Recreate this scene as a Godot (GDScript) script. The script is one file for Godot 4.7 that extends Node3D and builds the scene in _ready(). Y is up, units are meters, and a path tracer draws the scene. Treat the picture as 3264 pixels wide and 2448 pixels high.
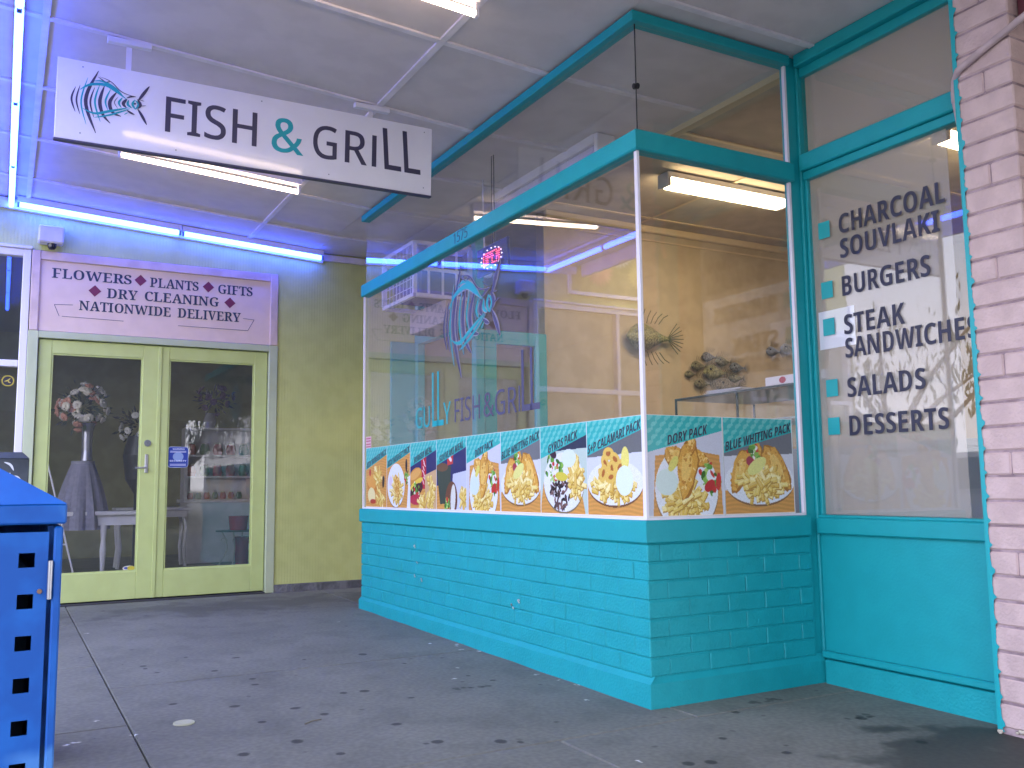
extends Node3D
# Corner of a shopping strip: teal fish-and-grill shop front, lime flower shop, sloping awning over a concrete footpath.

const XB := 2.536      # street face of the glazed bay
const ZC := -3.333     # near corner of the bay
const ZE := -7.05      # far end of the bay
const XR := 3.595      # face of the side window
const ZW := -8.45      # face of the flower shop
const DARK := "d"
var rng := RandomNumberGenerator.new()
var used := {}
var M := {}
var sans: SystemFont
var sans_bold: SystemFont
var serif_bold: SystemFont
var sans_mid: FontVariation

# ------------------------------------------------------------------ helpers
func soffit(x: float) -> float:
	return 3.236 + maxf(0.0, XB - x) * 0.065

func gy(z: float) -> float:
	return -(z + 3.4) * 0.0095

func hexc(s: String) -> Color:
	return Color.html(s)

func numbered(s: String) -> String:
	if not used.has(s):
		used[s] = 0
		return s
	used[s] += 1
	return "%s_%03d" % [s, used[s]]

func thing(called: String, label: String, category: String, at := Vector3.ZERO, group := "") -> Node3D:
	var o := Node3D.new()
	o.name = numbered(called)
	add_child(o)
	o.position = at
	o.set_meta("label", label)
	o.set_meta("category", category)
	if group != "":
		o.set_meta("group", group)
	return o

func struct(called: String) -> Node3D:
	var o := Node3D.new()
	o.name = numbered(called)
	add_child(o)
	o.set_meta("kind", "structure")
	return o

func S() -> SurfaceTool:
	var st := SurfaceTool.new()
	st.begin(Mesh.PRIMITIVE_TRIANGLES)
	return st

# geometry is given in world metres; a part under a thing cancels the thing's own position
func part(parent: Node3D, called: String, st, m: Material, stuff := false) -> MeshInstance3D:
	var o := MeshInstance3D.new()
	o.name = called
	o.mesh = st.commit() if st is SurfaceTool else st
	o.material_override = m
	if parent.get_parent() == self:
		o.position = -parent.position
	if stuff:
		o.set_meta("kind", "stuff")
	parent.add_child(o, true)
	return o

func copy(o: Node3D, at: Vector3, label := "") -> Node3D:
	var c: Node3D = o.duplicate()
	c.name = numbered(String(o.name).trim_suffix("_001"))
	add_child(c)
	c.position = at
	if label != "":
		c.set_meta("label", label)
	return c

func tri(st: SurfaceTool, a: Vector3, b: Vector3, c: Vector3, out: Vector3) -> void:
	var n := (b - a).cross(c - a)
	if n.length() < 1e-12:
		return
	if n.dot(out) > 0:
		var t := b
		b = c
		c = t
	else:
		n = -n
	n = n.normalized()
	for v in [a, b, c]:
		st.set_normal(n)
		st.add_vertex(v)

func poly(st: SurfaceTool, p: Array, out: Vector3) -> void:
	for i in range(1, p.size() - 1):
		tri(st, p[0], p[i], p[i + 1], out)

func box(st: SurfaceTool, lo: Vector3, hi: Vector3, bevel := 0.0) -> void:
	var c := (lo + hi) / 2.0
	var h := (hi - lo).abs() / 2.0
	obox(st, c, h, Basis.IDENTITY, bevel)

func obox(st: SurfaceTool, c: Vector3, h: Vector3, b: Basis, bevel := 0.0) -> void:
	var e := minf(bevel, minf(h.x, minf(h.y, h.z)) * 0.9)
	for ax in 3:
		var u := (ax + 1) % 3
		var w := (ax + 2) % 3
		for s in [-1.0, 1.0]:
			var pts := []
			for q in [[-1, -1], [1, -1], [1, 1], [-1, 1]]:
				var v := Vector3.ZERO
				v[ax] = s * h[ax]
				v[u] = q[0] * (h[u] - e)
				v[w] = q[1] * (h[w] - e)
				pts.append(c + b * v)
			var o := Vector3.ZERO
			o[ax] = s
			poly(st, pts, b * o)
	if e <= 0.0:
		return
	for ax in 3:
		var u := (ax + 1) % 3
		var w := (ax + 2) % 3
		for su in [-1.0, 1.0]:
			for sw in [-1.0, 1.0]:
				var pts := []
				for q in [[-1.0, 0], [1.0, 0], [1.0, 1], [-1.0, 1]]:
					var v := Vector3.ZERO
					v[ax] = q[0] * (h[ax] - e)
					v[u] = su * (h[u] - (0.0 if q[1] == 0 else e))
					v[w] = sw * (h[w] - (e if q[1] == 0 else 0.0))
					pts.append(c + b * v)
				var o := Vector3.ZERO
				o[u] = su
				o[w] = sw
				poly(st, pts, b * o)
	for sx in [-1.0, 1.0]:
		for sy in [-1.0, 1.0]:
			for sz in [-1.0, 1.0]:
				var k := Vector3(sx, sy, sz)
				tri(st, c + b * (k * Vector3(h.x, h.y - e, h.z - e)), c + b * (k * Vector3(h.x - e, h.y, h.z - e)), c + b * (k * Vector3(h.x - e, h.y - e, h.z)), b * k)

# a sheet given by the four corners of its lower face, thickened upwards
func slab4(st: SurfaceTool, p: Array, up: Vector3) -> void:
	var c: Vector3 = (p[0] + p[1] + p[2] + p[3]) / 4.0 + up / 2.0
	poly(st, p, -up)
	poly(st, [p[0] + up, p[1] + up, p[2] + up, p[3] + up], up)
	for i in 4:
		var a: Vector3 = p[i]
		var b: Vector3 = p[(i + 1) % 4]
		poly(st, [a, b, b + up, a + up], (a + b + up) / 2.0 - c)

func tube(st: SurfaceTool, a: Vector3, b: Vector3, r0: float, r1 := -1.0, n := 10, caps := true) -> void:
	if r1 < 0:
		r1 = r0
	var d := (b - a).normalized()
	var u := d.cross(Vector3.UP if absf(d.y) < 0.9 else Vector3.RIGHT).normalized()
	var w := d.cross(u)
	for i in n:
		var t0 := TAU * i / n
		var t1 := TAU * (i + 1) / n
		var e0 := u * cos(t0) + w * sin(t0)
		var e1 := u * cos(t1) + w * sin(t1)
		smooth4(st, [a + e0 * r0, a + e1 * r0, b + e1 * r1, b + e0 * r1], [e0, e1, e1, e0])
		if caps:
			tri(st, a, a + e0 * r0, a + e1 * r0, -d)
			tri(st, b, b + e0 * r1, b + e1 * r1, d)

func smooth4(st: SurfaceTool, p: Array, n: Array) -> void:
	var f: Vector3 = (p[1] - p[0]).cross(p[2] - p[0])
	var order := [0, 1, 2, 0, 2, 3]
	if f.dot(n[0] + n[2]) > 0:
		order = [0, 2, 1, 0, 3, 2]
	for i in order:
		st.set_normal(n[i])
		st.add_vertex(p[i])

func path(st: SurfaceTool, pts: Array, r: float, n := 8) -> void:
	for i in pts.size() - 1:
		tube(st, pts[i], pts[i + 1], r, r, n, true)
		if i > 0:
			blob(st, pts[i], Vector3.ONE * r, 6, 4)

func blob(st: SurfaceTool, c: Vector3, r: Vector3, n := 10, m := 7, b := Basis.IDENTITY) -> void:
	for j in m:
		for i in n:
			var p := []
			var q := []
			for k in [[0, 0], [1, 0], [1, 1], [0, 1]]:
				var th: float = TAU * (i + k[0]) / n
				var ph: float = PI * (j + k[1]) / m
				var e := Vector3(sin(ph) * cos(th), cos(ph), sin(ph) * sin(th))
				p.append(c + b * (e * r))
				q.append((b * (e / r)).normalized())
			smooth4(st, p, q)

# a turned shape: profile of (radius, height) pairs round a vertical axis
func lathe(st: SurfaceTool, c: Vector3, prof: Array, n := 16) -> void:
	for j in prof.size() - 1:
		var a: Vector2 = prof[j]
		var b: Vector2 = prof[j + 1]
		var sl := Vector2(b.y - a.y, a.x - b.x).normalized()
		for i in n:
			var t0 := TAU * i / n
			var t1 := TAU * (i + 1) / n
			var e0 := Vector3(cos(t0), 0, sin(t0))
			var e1 := Vector3(cos(t1), 0, sin(t1))
			var n0 := e0 * sl.x + Vector3.UP * sl.y
			var n1 := e1 * sl.x + Vector3.UP * sl.y
			smooth4(st, [c + e0 * a.x + Vector3.UP * a.y, c + e1 * a.x + Vector3.UP * a.y, c + e1 * b.x + Vector3.UP * b.y, c + e0 * b.x + Vector3.UP * b.y], [n0, n1, n1, n0])

func glyphs(st: SurfaceTool, txt: String, font: Font, at: Vector3, right: Vector3, up: Vector3, cap: float, width := -1.0, depth := 0.002) -> void:
	var t := TextMesh.new()
	t.text = txt
	t.font = font
	t.font_size = 48
	t.pixel_size = 0.01
	t.curve_step = 1.0
	t.depth = 0.1
	var bb := t.get_aabb()
	var sy := cap / bb.size.y
	var sx := sy if width < 0 else width / bb.size.x
	var n := right.cross(up).normalized()
	var xf := Transform3D(Basis(right * sx, up * sy, n * (depth / 0.1)), Vector3.ZERO)
	xf.origin = at - xf.basis * Vector3(bb.position.x, bb.position.y, bb.position.z)
	var ar := t.get_mesh_arrays()
	var vs: PackedVector3Array = ar[Mesh.ARRAY_VERTEX]
	var ns: PackedVector3Array = ar[Mesh.ARRAY_NORMAL]
	var ix: PackedInt32Array = ar[Mesh.ARRAY_INDEX]
	var nb := Basis(right / sx, up / sy, n)
	for i in ix:
		st.set_normal((nb * ns[i]).normalized())
		st.add_vertex(xf * vs[i])

# tapered brush stroke through 2-d points, laid on a plane
func stroke(st: SurfaceTool, pts: PackedVector2Array, w: float, o: Vector3, right: Vector3, up: Vector3, lift: float, ends := 0.12) -> void:
	var cv := Curve2D.new()
	cv.bake_interval = 0.004
	for i in pts.size():
		var d := (pts[mini(i + 1, pts.size() - 1)] - pts[maxi(i - 1, 0)]) / 6.0
		cv.add_point(pts[i], -d, d)
	var n := right.cross(up).normalized() * lift
	var steps := 4 * pts.size() + 2
	var ln := cv.get_baked_length()
	var pl := []
	var pr := []
	for i in steps + 1:
		var f := float(i) / steps
		var p := cv.sample_baked(ln * f, true)
		var q := cv.sample_baked(minf(ln, ln * f + ln * 0.01), true) - cv.sample_baked(maxf(0, ln * f - ln * 0.01), true)
		var nn := Vector2(-q.y, q.x).normalized()
		var ww := w * 0.5 * maxf(ends, pow(sin(PI * clampf(f, 0.02, 0.98)), 0.6))
		var a := p + nn * ww
		var b := p - nn * ww
		pl.append(o + right * a.x + up * a.y + n)
		pr.append(o + right * b.x + up * b.y + n)
	for i in steps:
		poly(st, [pl[i], pl[i + 1], pr[i + 1], pr[i]], n)

# ------------------------------------------------------------------ materials
func ntex(c0: Color, c1: Color, freq: float, seed_: int, oct := 4, lo := 0.3, hi := 0.7, size := 512, kind := FastNoiseLite.TYPE_SIMPLEX_SMOOTH) -> NoiseTexture2D:
	var f := FastNoiseLite.new()
	f.seed = seed_
	f.noise_type = kind
	f.frequency = freq
	f.fractal_octaves = oct
	var g := Gradient.new()
	g.offsets = PackedFloat32Array([lo, hi])
	g.colors = PackedColorArray([c0, c1])
	var t := NoiseTexture2D.new()
	t.width = size
	t.height = size
	t.seamless = true
	t.noise = f
	t.color_ramp = g
	return t

func bumpmap(freq: float, seed_: int, strength: float, oct := 3) -> NoiseTexture2D:
	var f := FastNoiseLite.new()
	f.seed = seed_
	f.frequency = freq
	f.fractal_octaves = oct
	var t := NoiseTexture2D.new()
	t.width = 512
	t.height = 512
	t.seamless = true
	t.noise = f
	t.as_normal_map = true
	t.bump_strength = strength
	return t

func flat(c: Color, rough := 0.6, metal := 0.0) -> StandardMaterial3D:
	var m := StandardMaterial3D.new()
	m.albedo_color = c
	m.roughness = rough
	m.metallic = metal
	return m

func worn(c: Color, vary: float, rough: float, scale_: float, seed_: int, bump := 0.0, bumpf := 0.05) -> StandardMaterial3D:
	var m := StandardMaterial3D.new()
	m.albedo_texture = ntex(c.darkened(vary), c.lightened(vary * 0.6), 0.012, seed_, 5)
	m.roughness = rough
	m.uv1_triplanar = true
	m.uv1_world_triplanar = true
	m.uv1_scale = Vector3.ONE * scale_
	if bump > 0:
		m.normal_enabled = true
		m.normal_texture = bumpmap(bumpf, seed_ + 7, 6.0)
		m.normal_scale = bump
	return m

func glow(c: Color, e: float) -> StandardMaterial3D:
	var m := flat(Color(0.9, 0.9, 0.9), 0.4)
	m.emission_enabled = true
	m.emission = c
	m.emission_energy_multiplier = e
	return m

func glass(a := 0.02) -> StandardMaterial3D:
	var m := flat(Color(0.85, 0.93, 0.92, a), 0.0)
	m.transparency = BaseMaterial3D.TRANSPARENCY_ALPHA
	return m

func materials() -> void:
	sans = SystemFont.new()
	sans.font_names = PackedStringArray(["Droid Sans"])
	sans_bold = SystemFont.new()
	sans_bold.font_names = PackedStringArray(["Droid Sans"])
	sans_bold.font_weight = 700
	sans_mid = FontVariation.new()
	sans_mid.base_font = sans
	sans_mid.variation_embolden = 0.2
	serif_bold = SystemFont.new()
	serif_bold.font_names = PackedStringArray(["Droid Serif"])
	serif_bold.font_weight = 700
	M.teal = worn(hexc("06a0a9"), 0.018, 0.55, 0.9, 3, 0.06, 0.12)
	M.teal_brick = worn(hexc("06a0a9"), 0.025, 0.6, 0.9, 4, 0.16, 0.12)
	M.teal_flat = flat(hexc("12a8b0"), 0.45)
	M.teal_ink = flat(hexc("1aa5ac"), 0.5)
	M.navy = flat(hexc("2b2d45"), 0.5)
	M.charcoal = flat(hexc("403d56"), 0.5)
	M.mauve = flat(hexc("4c4c6c"), 0.5)
	M.white = worn(hexc("e4e0e2"), 0.04, 0.4, 0.7, 5)
	M.white_trim = flat(hexc("e6e2ea"), 0.35)
	M.board = worn(hexc("efecf0"), 0.015, 0.07, 0.6, 6)
	M.sheet = worn(hexc("ddd3d2"), 0.03, 0.7, 0.6, 8, 0.03, 0.05)
	M.batten = worn(hexc("ece4e8"), 0.05, 0.6, 0.8, 9)
	M.lime_wall = worn(hexc("c9cc80"), 0.03, 0.75, 0.6, 10)
	M.lime_wall.normal_enabled = true
	M.lime_wall.normal_texture = ribs()
	M.lime_wall.normal_scale = 0.35
	M.lime_door = worn(hexc("c3ce84"), 0.02, 0.45, 0.7, 12)
	M.lime_frame = worn(hexc("bec6a2"), 0.02, 0.5, 0.7, 13)
	M.pink_board = worn(hexc("e8cdbd"), 0.02, 0.5, 0.7, 14)
	M.pink_trim = worn(hexc("d9bfb6"), 0.06, 0.55, 0.7, 15)
	M.plinth = worn(hexc("6b6a6c"), 0.15, 0.85, 0.8, 16, 0.6)
	M.pier = worn(hexc("cfb5b2"), 0.05, 0.6, 1.1, 17, 0.2, 0.1)
	M.pier_core = worn(hexc("a58e94"), 0.15, 0.8, 1.4, 18, 0.3)
	M.pier_side = worn(hexc("9c7f76"), 0.12, 0.75, 1.2, 19, 0.3)
	M.beige = worn(hexc("bfab8c"), 0.04, 0.8, 0.5, 20)
	M.beige_trim = flat(hexc("d6bf98"), 0.6)
	M.ceiling_in = worn(hexc("c4b4a0"), 0.05, 0.85, 0.5, 21)
	M.floor_in = worn(hexc("6f6458"), 0.2, 0.5, 0.6, 22)
	M.bin = bin_paint()
	M.black_panel = worn(hexc("3a4048"), 0.1, 0.4, 1.0, 24)
	M.metal = flat(hexc("b8b8bc"), 0.3, 0.9)
	M.steel = flat(hexc("8d9196"), 0.35, 0.8)
	M.glass = glass()
	M.cream_plate = flat(hexc("e8e4d8"), 0.4)
	M.cord = flat(hexc("1e1b22"), 0.5)

func ribs() -> ImageTexture:   # fine reeded render, about 9 mm from rib to rib
	var im := Image.create(64, 64, false, Image.FORMAT_L8)
	for y in 64:
		for x in 64:
			var v := 0.5 + 0.35 * sin(TAU * x / 16.0) + 0.15 * sin(TAU * y / 8.0)
			im.set_pixel(x, y, Color(v, v, v))
	im.bump_map_to_normal_map(3.0)
	var big := Image.create(1024, 1024, false, im.get_format())
	for j in 16:
		for i in 16:
			big.blit_rect(im, Rect2i(0, 0, 64, 64), Vector2i(i * 64, j * 64))
	return ImageTexture.create_from_image(big)

func bin_paint() -> StandardMaterial3D:
	var m := flat(Color.WHITE, 0.45)
	m.albedo_texture = ntex(hexc("0a4f9e"), hexc("0f5bac"), 0.01, 31, 4)
	m.uv1_triplanar = true
	m.uv1_world_triplanar = true
	m.uv1_scale = Vector3.ONE * 1.3
	# chalky cleaned-off scrawl
	var f := FastNoiseLite.new()
	f.seed = 77
	f.frequency = 0.006
	f.fractal_octaves = 4
	var im := f.get_seamless_image(256, 256)
	var d := Image.create(256, 256, false, Image.FORMAT_RGBA8)
	var mk := Image.create(256, 256, false, Image.FORMAT_L8)
	for y in 256:
		for x in 256:
			var v := im.get_pixel(x, y).r
			var a := clampf((v - 0.62) * 4.0, 0.0, 0.5)
			d.set_pixel(x, y, Color("5a96d2"))
			mk.set_pixel(x, y, Color(a, a, a))
	m.detail_enabled = true
	m.detail_blend_mode = BaseMaterial3D.BLEND_MODE_MIX
	m.detail_albedo = ImageTexture.create_from_image(d)
	m.detail_mask = ImageTexture.create_from_image(mk)
	return m

# ------------------------------------------------------------------ ready
func _ready() -> void:
	rng.seed = 4711
	camera_and_light()
	materials()
	ground()
	awning()
	flower_shop()
	fish_shop()
	pier()
	hanging_sign()
	tubes()
	window_print()
	posters()
	inside_fish_shop()
	inside_flower_shop()
	bins()
	street()

func camera_and_light() -> void:
	var cam := Camera3D.new()
	cam.name = "camera"
	add_child(cam)
	cam.position = Vector3(0, 0.97, 0)
	cam.rotation_degrees = Vector3(6.428, -29.094, -0.667)
	cam.fov = 45.436
	cam.near = 0.05
	cam.far = 600.0
	cam.current = true
	var sm := ProceduralSkyMaterial.new()
	sm.sky_top_color = hexc("a2b0d6")
	sm.sky_horizon_color = hexc("e6e4ec")
	sm.sky_curve = 0.25
	sm.ground_bottom_color = hexc("6d6a68")
	sm.ground_horizon_color = hexc("b9b8bc")
	sm.sky_cover = ntex(Color(1, 1, 1, 0.0), Color(1, 1, 1, 0.55), 0.006, 40, 5, 0.45, 0.75, 1024)
	sm.sky_cover_modulate = Color(0.5, 0.5, 0.52)
	var sky := Sky.new()
	sky.sky_material = sm
	var env := Environment.new()
	env.background_mode = Environment.BG_SKY
	env.sky = sky
	env.tonemap_mode = Environment.TONE_MAPPER_LINEAR
	env.tonemap_exposure = 6.8
	env.sdfgi_enabled = true
	env.ssao_enabled = true
	env.ssil_enabled = true
	var we := WorldEnvironment.new()
	we.name = "world_environment"
	we.environment = env
	add_child(we)
	var sun := DirectionalLight3D.new()
	sun.name = "sun"
	add_child(sun)
	sun.light_energy = 0.3
	sun.light_angular_distance = 12.0
	sun.light_color = hexc("fff2e2")
	sun.shadow_enabled = true
	sun.look_at_from_position(Vector3(14, 22, 12), Vector3.ZERO)

# ------------------------------------------------------------------ ground
const GUM := [0.75,-7.98,0.73,-5.50,0.73,-5.42,0.77,-5.28,1.04,-5.17,1.22,-5.48,1.17,-4.86,1.15,-4.72,0.73,-4.51,0.96,-4.32,1.19,-4.15,1.27,-3.98,1.00,-3.99,1.47,-4.32,1.05,-3.63,1.14,-3.39,0.83,-3.56,1.54,-5.22,1.88,-5.20,1.57,-4.31,1.71,-4.07,1.48,-3.67,1.52,-3.35,1.73,-3.23,1.79,-3.18,2.15,-4.36,2.21,-4.20,1.99,-4.83,2.81,-3.11,2.49,-2.83,2.17,-2.65,2.25,-2.62,3.19,-2.76,3.10,-2.41,2.56,-2.57]
const WHITE_SPECKS := [2.47,-5.16,2.44,-5.05,2.19,-4.57,2.05,-4.34,2.38,-3.62,2.50,-4.04,2.52,-3.90,2.47,-4.21,2.03,-2.76,2.51,-4.94,2.50,-5.21,2.37,-5.33,0.55,-6.87,0.51,-4.05,0.30,-4.05,0.40,-4.37,0.27,-4.04,2.16,-6.47]
const GX0 := -1.7
const GX1 := 4.3
const GZ0 := -8.7
const GZ1 := 0.3

func concrete_image() -> ImageTexture:
	var w := 900
	var h := 1350
	var big := FastNoiseLite.new()
	big.seed = 5
	big.frequency = 0.007
	big.fractal_octaves = 5
	var a := big.get_image(w, h, false, false, false)
	var fine := FastNoiseLite.new()
	fine.seed = 6
	fine.frequency = 0.22
	fine.fractal_octaves = 2
	var b := fine.get_image(w, h, false, false, false)
	var st := FastNoiseLite.new()
	st.seed = 9
	st.frequency = 0.018
	st.fractal_octaves = 4
	var s := st.get_image(w, h, false, false, false)
	a.convert(Image.FORMAT_L8)
	b.convert(Image.FORMAT_L8)
	s.convert(Image.FORMAT_L8)
	var da := a.get_data()
	var db := b.get_data()
	var ds := s.get_data()
	var out := PackedByteArray()
	out.resize(w * h * 3)
	var base := hexc("77766d")
	for y in h:
		var z := lerpf(GZ0, GZ1, float(y) / h)
		for x in w:
			var i := y * w + x
			var wx := lerpf(GX0, GX1, float(x) / w)
			var n := da[i] / 255.0
			var v := 0.88 + 0.2 * n + (db[i] / 255.0 - 0.5) * 0.2
			var k := ds[i] / 255.0
			# trodden grime in patches
			v *= 1.0 - 0.07 * smoothstep(0.5, 0.75, k)
			# old spill beside the pier, ragged outline
			var dd := Vector2((wx - 3.12) / 0.62, (z + 2.15) / 0.36).length() + (k - 0.5) * 2.2 + (n - 0.5) * 1.2
			v *= 1.0 - 0.42 * (1.0 - smoothstep(0.45, 1.15, dd))
			# damp dirt along the foot of the flower shop
			var e := Vector2((wx - 1.9) / 1.5, (z + 7.75) / 0.42).length() + (k - 0.5) * 2.4
			v *= 1.0 - 0.22 * (1.0 - smoothstep(0.3, 1.25, e))
			out[i * 3] = clampi(int(base.r8 * v), 0, 255)
			out[i * 3 + 1] = clampi(int(base.g8 * v), 0, 255)
			out[i * 3 + 2] = clampi(int(base.b8 * v), 0, 255)
	var im := Image.create_from_data(w, h, false, Image.FORMAT_RGB8, out)
	var sx := w / (GX1 - GX0)
	var sz := h / (GZ1 - GZ0)
	var spots := []
	for i in range(0, GUM.size(), 2):
		spots.append([GUM[i], GUM[i + 1], rng.randf_range(0.014, 0.028), 0.52])
	for i in 160:
		spots.append([rng.randf_range(-1.6, 3.5), rng.randf_range(-8.3, 0.0), rng.randf_range(0.005, 0.016), rng.randf_range(0.62, 0.85)])
	for i in 26:   # smears
		var bx: float = [2.05, 3.05, 3.2][i % 3] + rng.randf_range(-0.09, 0.09)
		var bz: float = [-4.12, -3.19, -2.78][i % 3] + rng.randf_range(-0.02, 0.02)
		spots.append([bx, bz, rng.randf_range(0.012, 0.02), 0.72])
	for i in range(0, WHITE_SPECKS.size(), 2):
		for j in 3:
			spots.append([WHITE_SPECKS[i] + rng.randf_range(-0.012, 0.012), WHITE_SPECKS[i + 1] + rng.randf_range(-0.012, 0.012), rng.randf_range(0.005, 0.011), 1.75])
	for sp in spots:
		var r: float = sp[2]
		var px := int((sp[0] - GX0) * sx)
		var pz := int((sp[1] - GZ0) * sz)
		var rr := int(ceil(r * sx)) + 1
		var sq := rng.randf_range(0.7, 1.2)
		for yy in range(-rr, rr + 1):
			for xx in range(-rr, rr + 1):
				var q := Vector2(xx / sx, yy / sz * sq).length() / r
				if q < 1.0 and px + xx >= 0 and px + xx < w and pz + yy >= 0 and pz + yy < h:
					var c := im.get_pixel(px + xx, pz + yy)
					var kk: float = lerpf(sp[3], 1.0, smoothstep(0.75, 1.0, q))
					im.set_pixel(px + xx, pz + yy, Color(minf(c.r * kk, 0.92), minf(c.g * kk, 0.92), minf(c.b * kk, 0.93)))
	return ImageTexture.create_from_image(im)

func paver(st: SurfaceTool, x0: float, z0: float, x1: float, z1: float) -> void:
	var g := 0.003
	x0 += g
	x1 -= g
	z0 += g
	z1 -= g
	var e := 0.005
	var rings := [[0.0, -0.05], [0.0, -e], [e, 0.0]]
	var uv := func(p: Vector3) -> Vector2: return Vector2((p.x - GX0) / (GX1 - GX0), (p.z - GZ0) / (GZ1 - GZ0))
	var q := []
	for r in rings:
		var i: float = r[0]
		q.append([Vector3(x0 + i, gy(z0) + r[1], z0 + i), Vector3(x1 - i, gy(z0) + r[1], z0 + i), Vector3(x1 - i, gy(z1) + r[1], z1 - i), Vector3(x0 + i, gy(z1) + r[1], z1 - i)])
	var faces := [[q[2][0], q[2][1], q[2][2], q[2][3], Vector3.UP]]
	for k in 2:
		for i in 4:
			var j := (i + 1) % 4
			var mid: Vector3 = (q[k][i] + q[k][j]) / 2.0 - Vector3((x0 + x1) / 2, 0, (z0 + z1) / 2)
			faces.append([q[k][i], q[k][j], q[k + 1][j], q[k + 1][i], Vector3(mid.x, 0.02, mid.z)])
	for f in faces:
		for t in [[0, 1, 2], [0, 2, 3]]:
			var a: Vector3 = f[t[0]]
			var b: Vector3 = f[t[1]]
			var c: Vector3 = f[t[2]]
			var n := (b - a).cross(c - a)
			if n.dot(f[4]) > 0:
				var s := b
				b = c
				c = s
			else:
				n = -n
			for v in [a, b, c]:
				st.set_normal(n.normalized())
				st.set_uv(uv.call(v))
				st.add_vertex(v)

func ground() -> void:
	var gm := worn(hexc("5d5a44"), 0.25, 0.9, 0.08, 50)
	var st := S()
	box(st, Vector3(-400, -0.6, -400), Vector3(400, -0.28, 400))
	part(struct("ground"), "soil", st, gm)
	var road := struct("road")
	st = S()
	box(st, Vector3(-11.0, -0.24, -90), Vector3(-1.86, -0.13, 90))
	part(road, "asphalt", st, worn(hexc("4b4b4e"), 0.12, 0.85, 0.5, 51, 0.6))
	st = S()
	for i in 30:
		box(st, Vector3(-6.5, -0.129, -88 + i * 6.0), Vector3(-6.4, -0.126, -85 + i * 6.0))
	part(road, "lane_marking", st, flat(hexc("d8d8d2"), 0.7))
	var fp := struct("footpath")
	var cm := flat(Color.WHITE, 0.72)
	cm.albedo_texture = concrete_image()
	cm.normal_enabled = true
	cm.normal_texture = bumpmap(0.09, 60, 5.0, 4)
	cm.normal_scale = 0.0
	cm.normal_enabled = false
	st = S()
	slab4(st, [Vector3(-1.68, gy(-8.6) - 0.2, -8.6), Vector3(4.2, gy(-8.6) - 0.2, -8.6), Vector3(4.2, gy(16) - 0.2, 16), Vector3(-1.68, gy(16) - 0.2, 16)], Vector3(0, 0.185, 0))
	part(fp, "bedding", st, flat(hexc("2f2d2c"), 0.95))
	st = S()
	for i in 24:
		box(st, Vector3(-1.86, -0.3, -30 + i * 2.4 + 0.006), Vector3(-1.69, 0.0, -27.6 + i * 2.4 - 0.006), 0.02)
	part(fp, "kerb", st, worn(hexc("8d8b86"), 0.12, 0.85, 0.8, 61))
	# slab joints as they show on the ground
	var left := [-8.42, -7.35, -5.64, -4.22, -2.6, -0.9, 0.3]
	for i in left.size() - 1:
		for c in [[-1.68, -0.62], [-0.62, 0.51]]:
			st = S()
			paver(st, c[0], left[i], c[1], left[i + 1])
			part(fp, "slab", st, cm)
	for c in [[0.51, 2.62, -8.42, -4.99], [0.51, 2.62, -4.99, -3.13], [2.62, 3.6, -8.42, -7.0], [0.51, 1.93, -3.13, -1.4], [1.93, 3.66, -3.13, -1.4], [2.62, 3.66, -3.45, -3.13], [0.51, 2.1, -1.4, 0.3], [2.1, 4.3, -1.4, 0.3]]:
		st = S()
		paver(st, c[0], c[2], c[1], c[3])
		part(fp, "slab", st, cm)
	st = S()
	slab4(st, [Vector3(-1.68, gy(0.3) - 0.05, 0.31), Vector3(4.3, gy(0.3) - 0.05, 0.31), Vector3(4.3, gy(16) - 0.05, 16), Vector3(-1.68, gy(16) - 0.05, 16)], Vector3(0, 0.05, 0))
	part(fp, "slab", st, worn(hexc("85837f"), 0.12, 0.8, 0.6, 62))
	# two scraps of litter
	var lid := thing("flattened_lid", "small pale round lid lying flat on the footpath", "lid", Vector3(0.714, gy(-4.13), -4.13))
	st = S()
	lathe(st, Vector3(0.714, gy(-4.13) + 0.001, -4.13), [Vector2(0.0, 0.004), Vector2(0.038, 0.004), Vector2(0.042, 0.006), Vector2(0.044, 0.0)], 20)
	part(lid, "disc", st, flat(hexc("b8b59a"), 0.5))
	var tw := thing("twig", "thin dry twig lying on the footpath slab", "twig", Vector3(1.18, gy(-3.87), -3.87))
	st = S()
	path(st, [Vector3(1.145, gy(-3.85) + 0.004, -3.852), Vector3(1.18, gy(-3.87) + 0.006, -3.875), Vector3(1.228, gy(-3.89) + 0.004, -3.894)], 0.0025, 6)
	part(tw, "stem", st, flat(hexc("7c7262"), 0.8))

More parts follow.
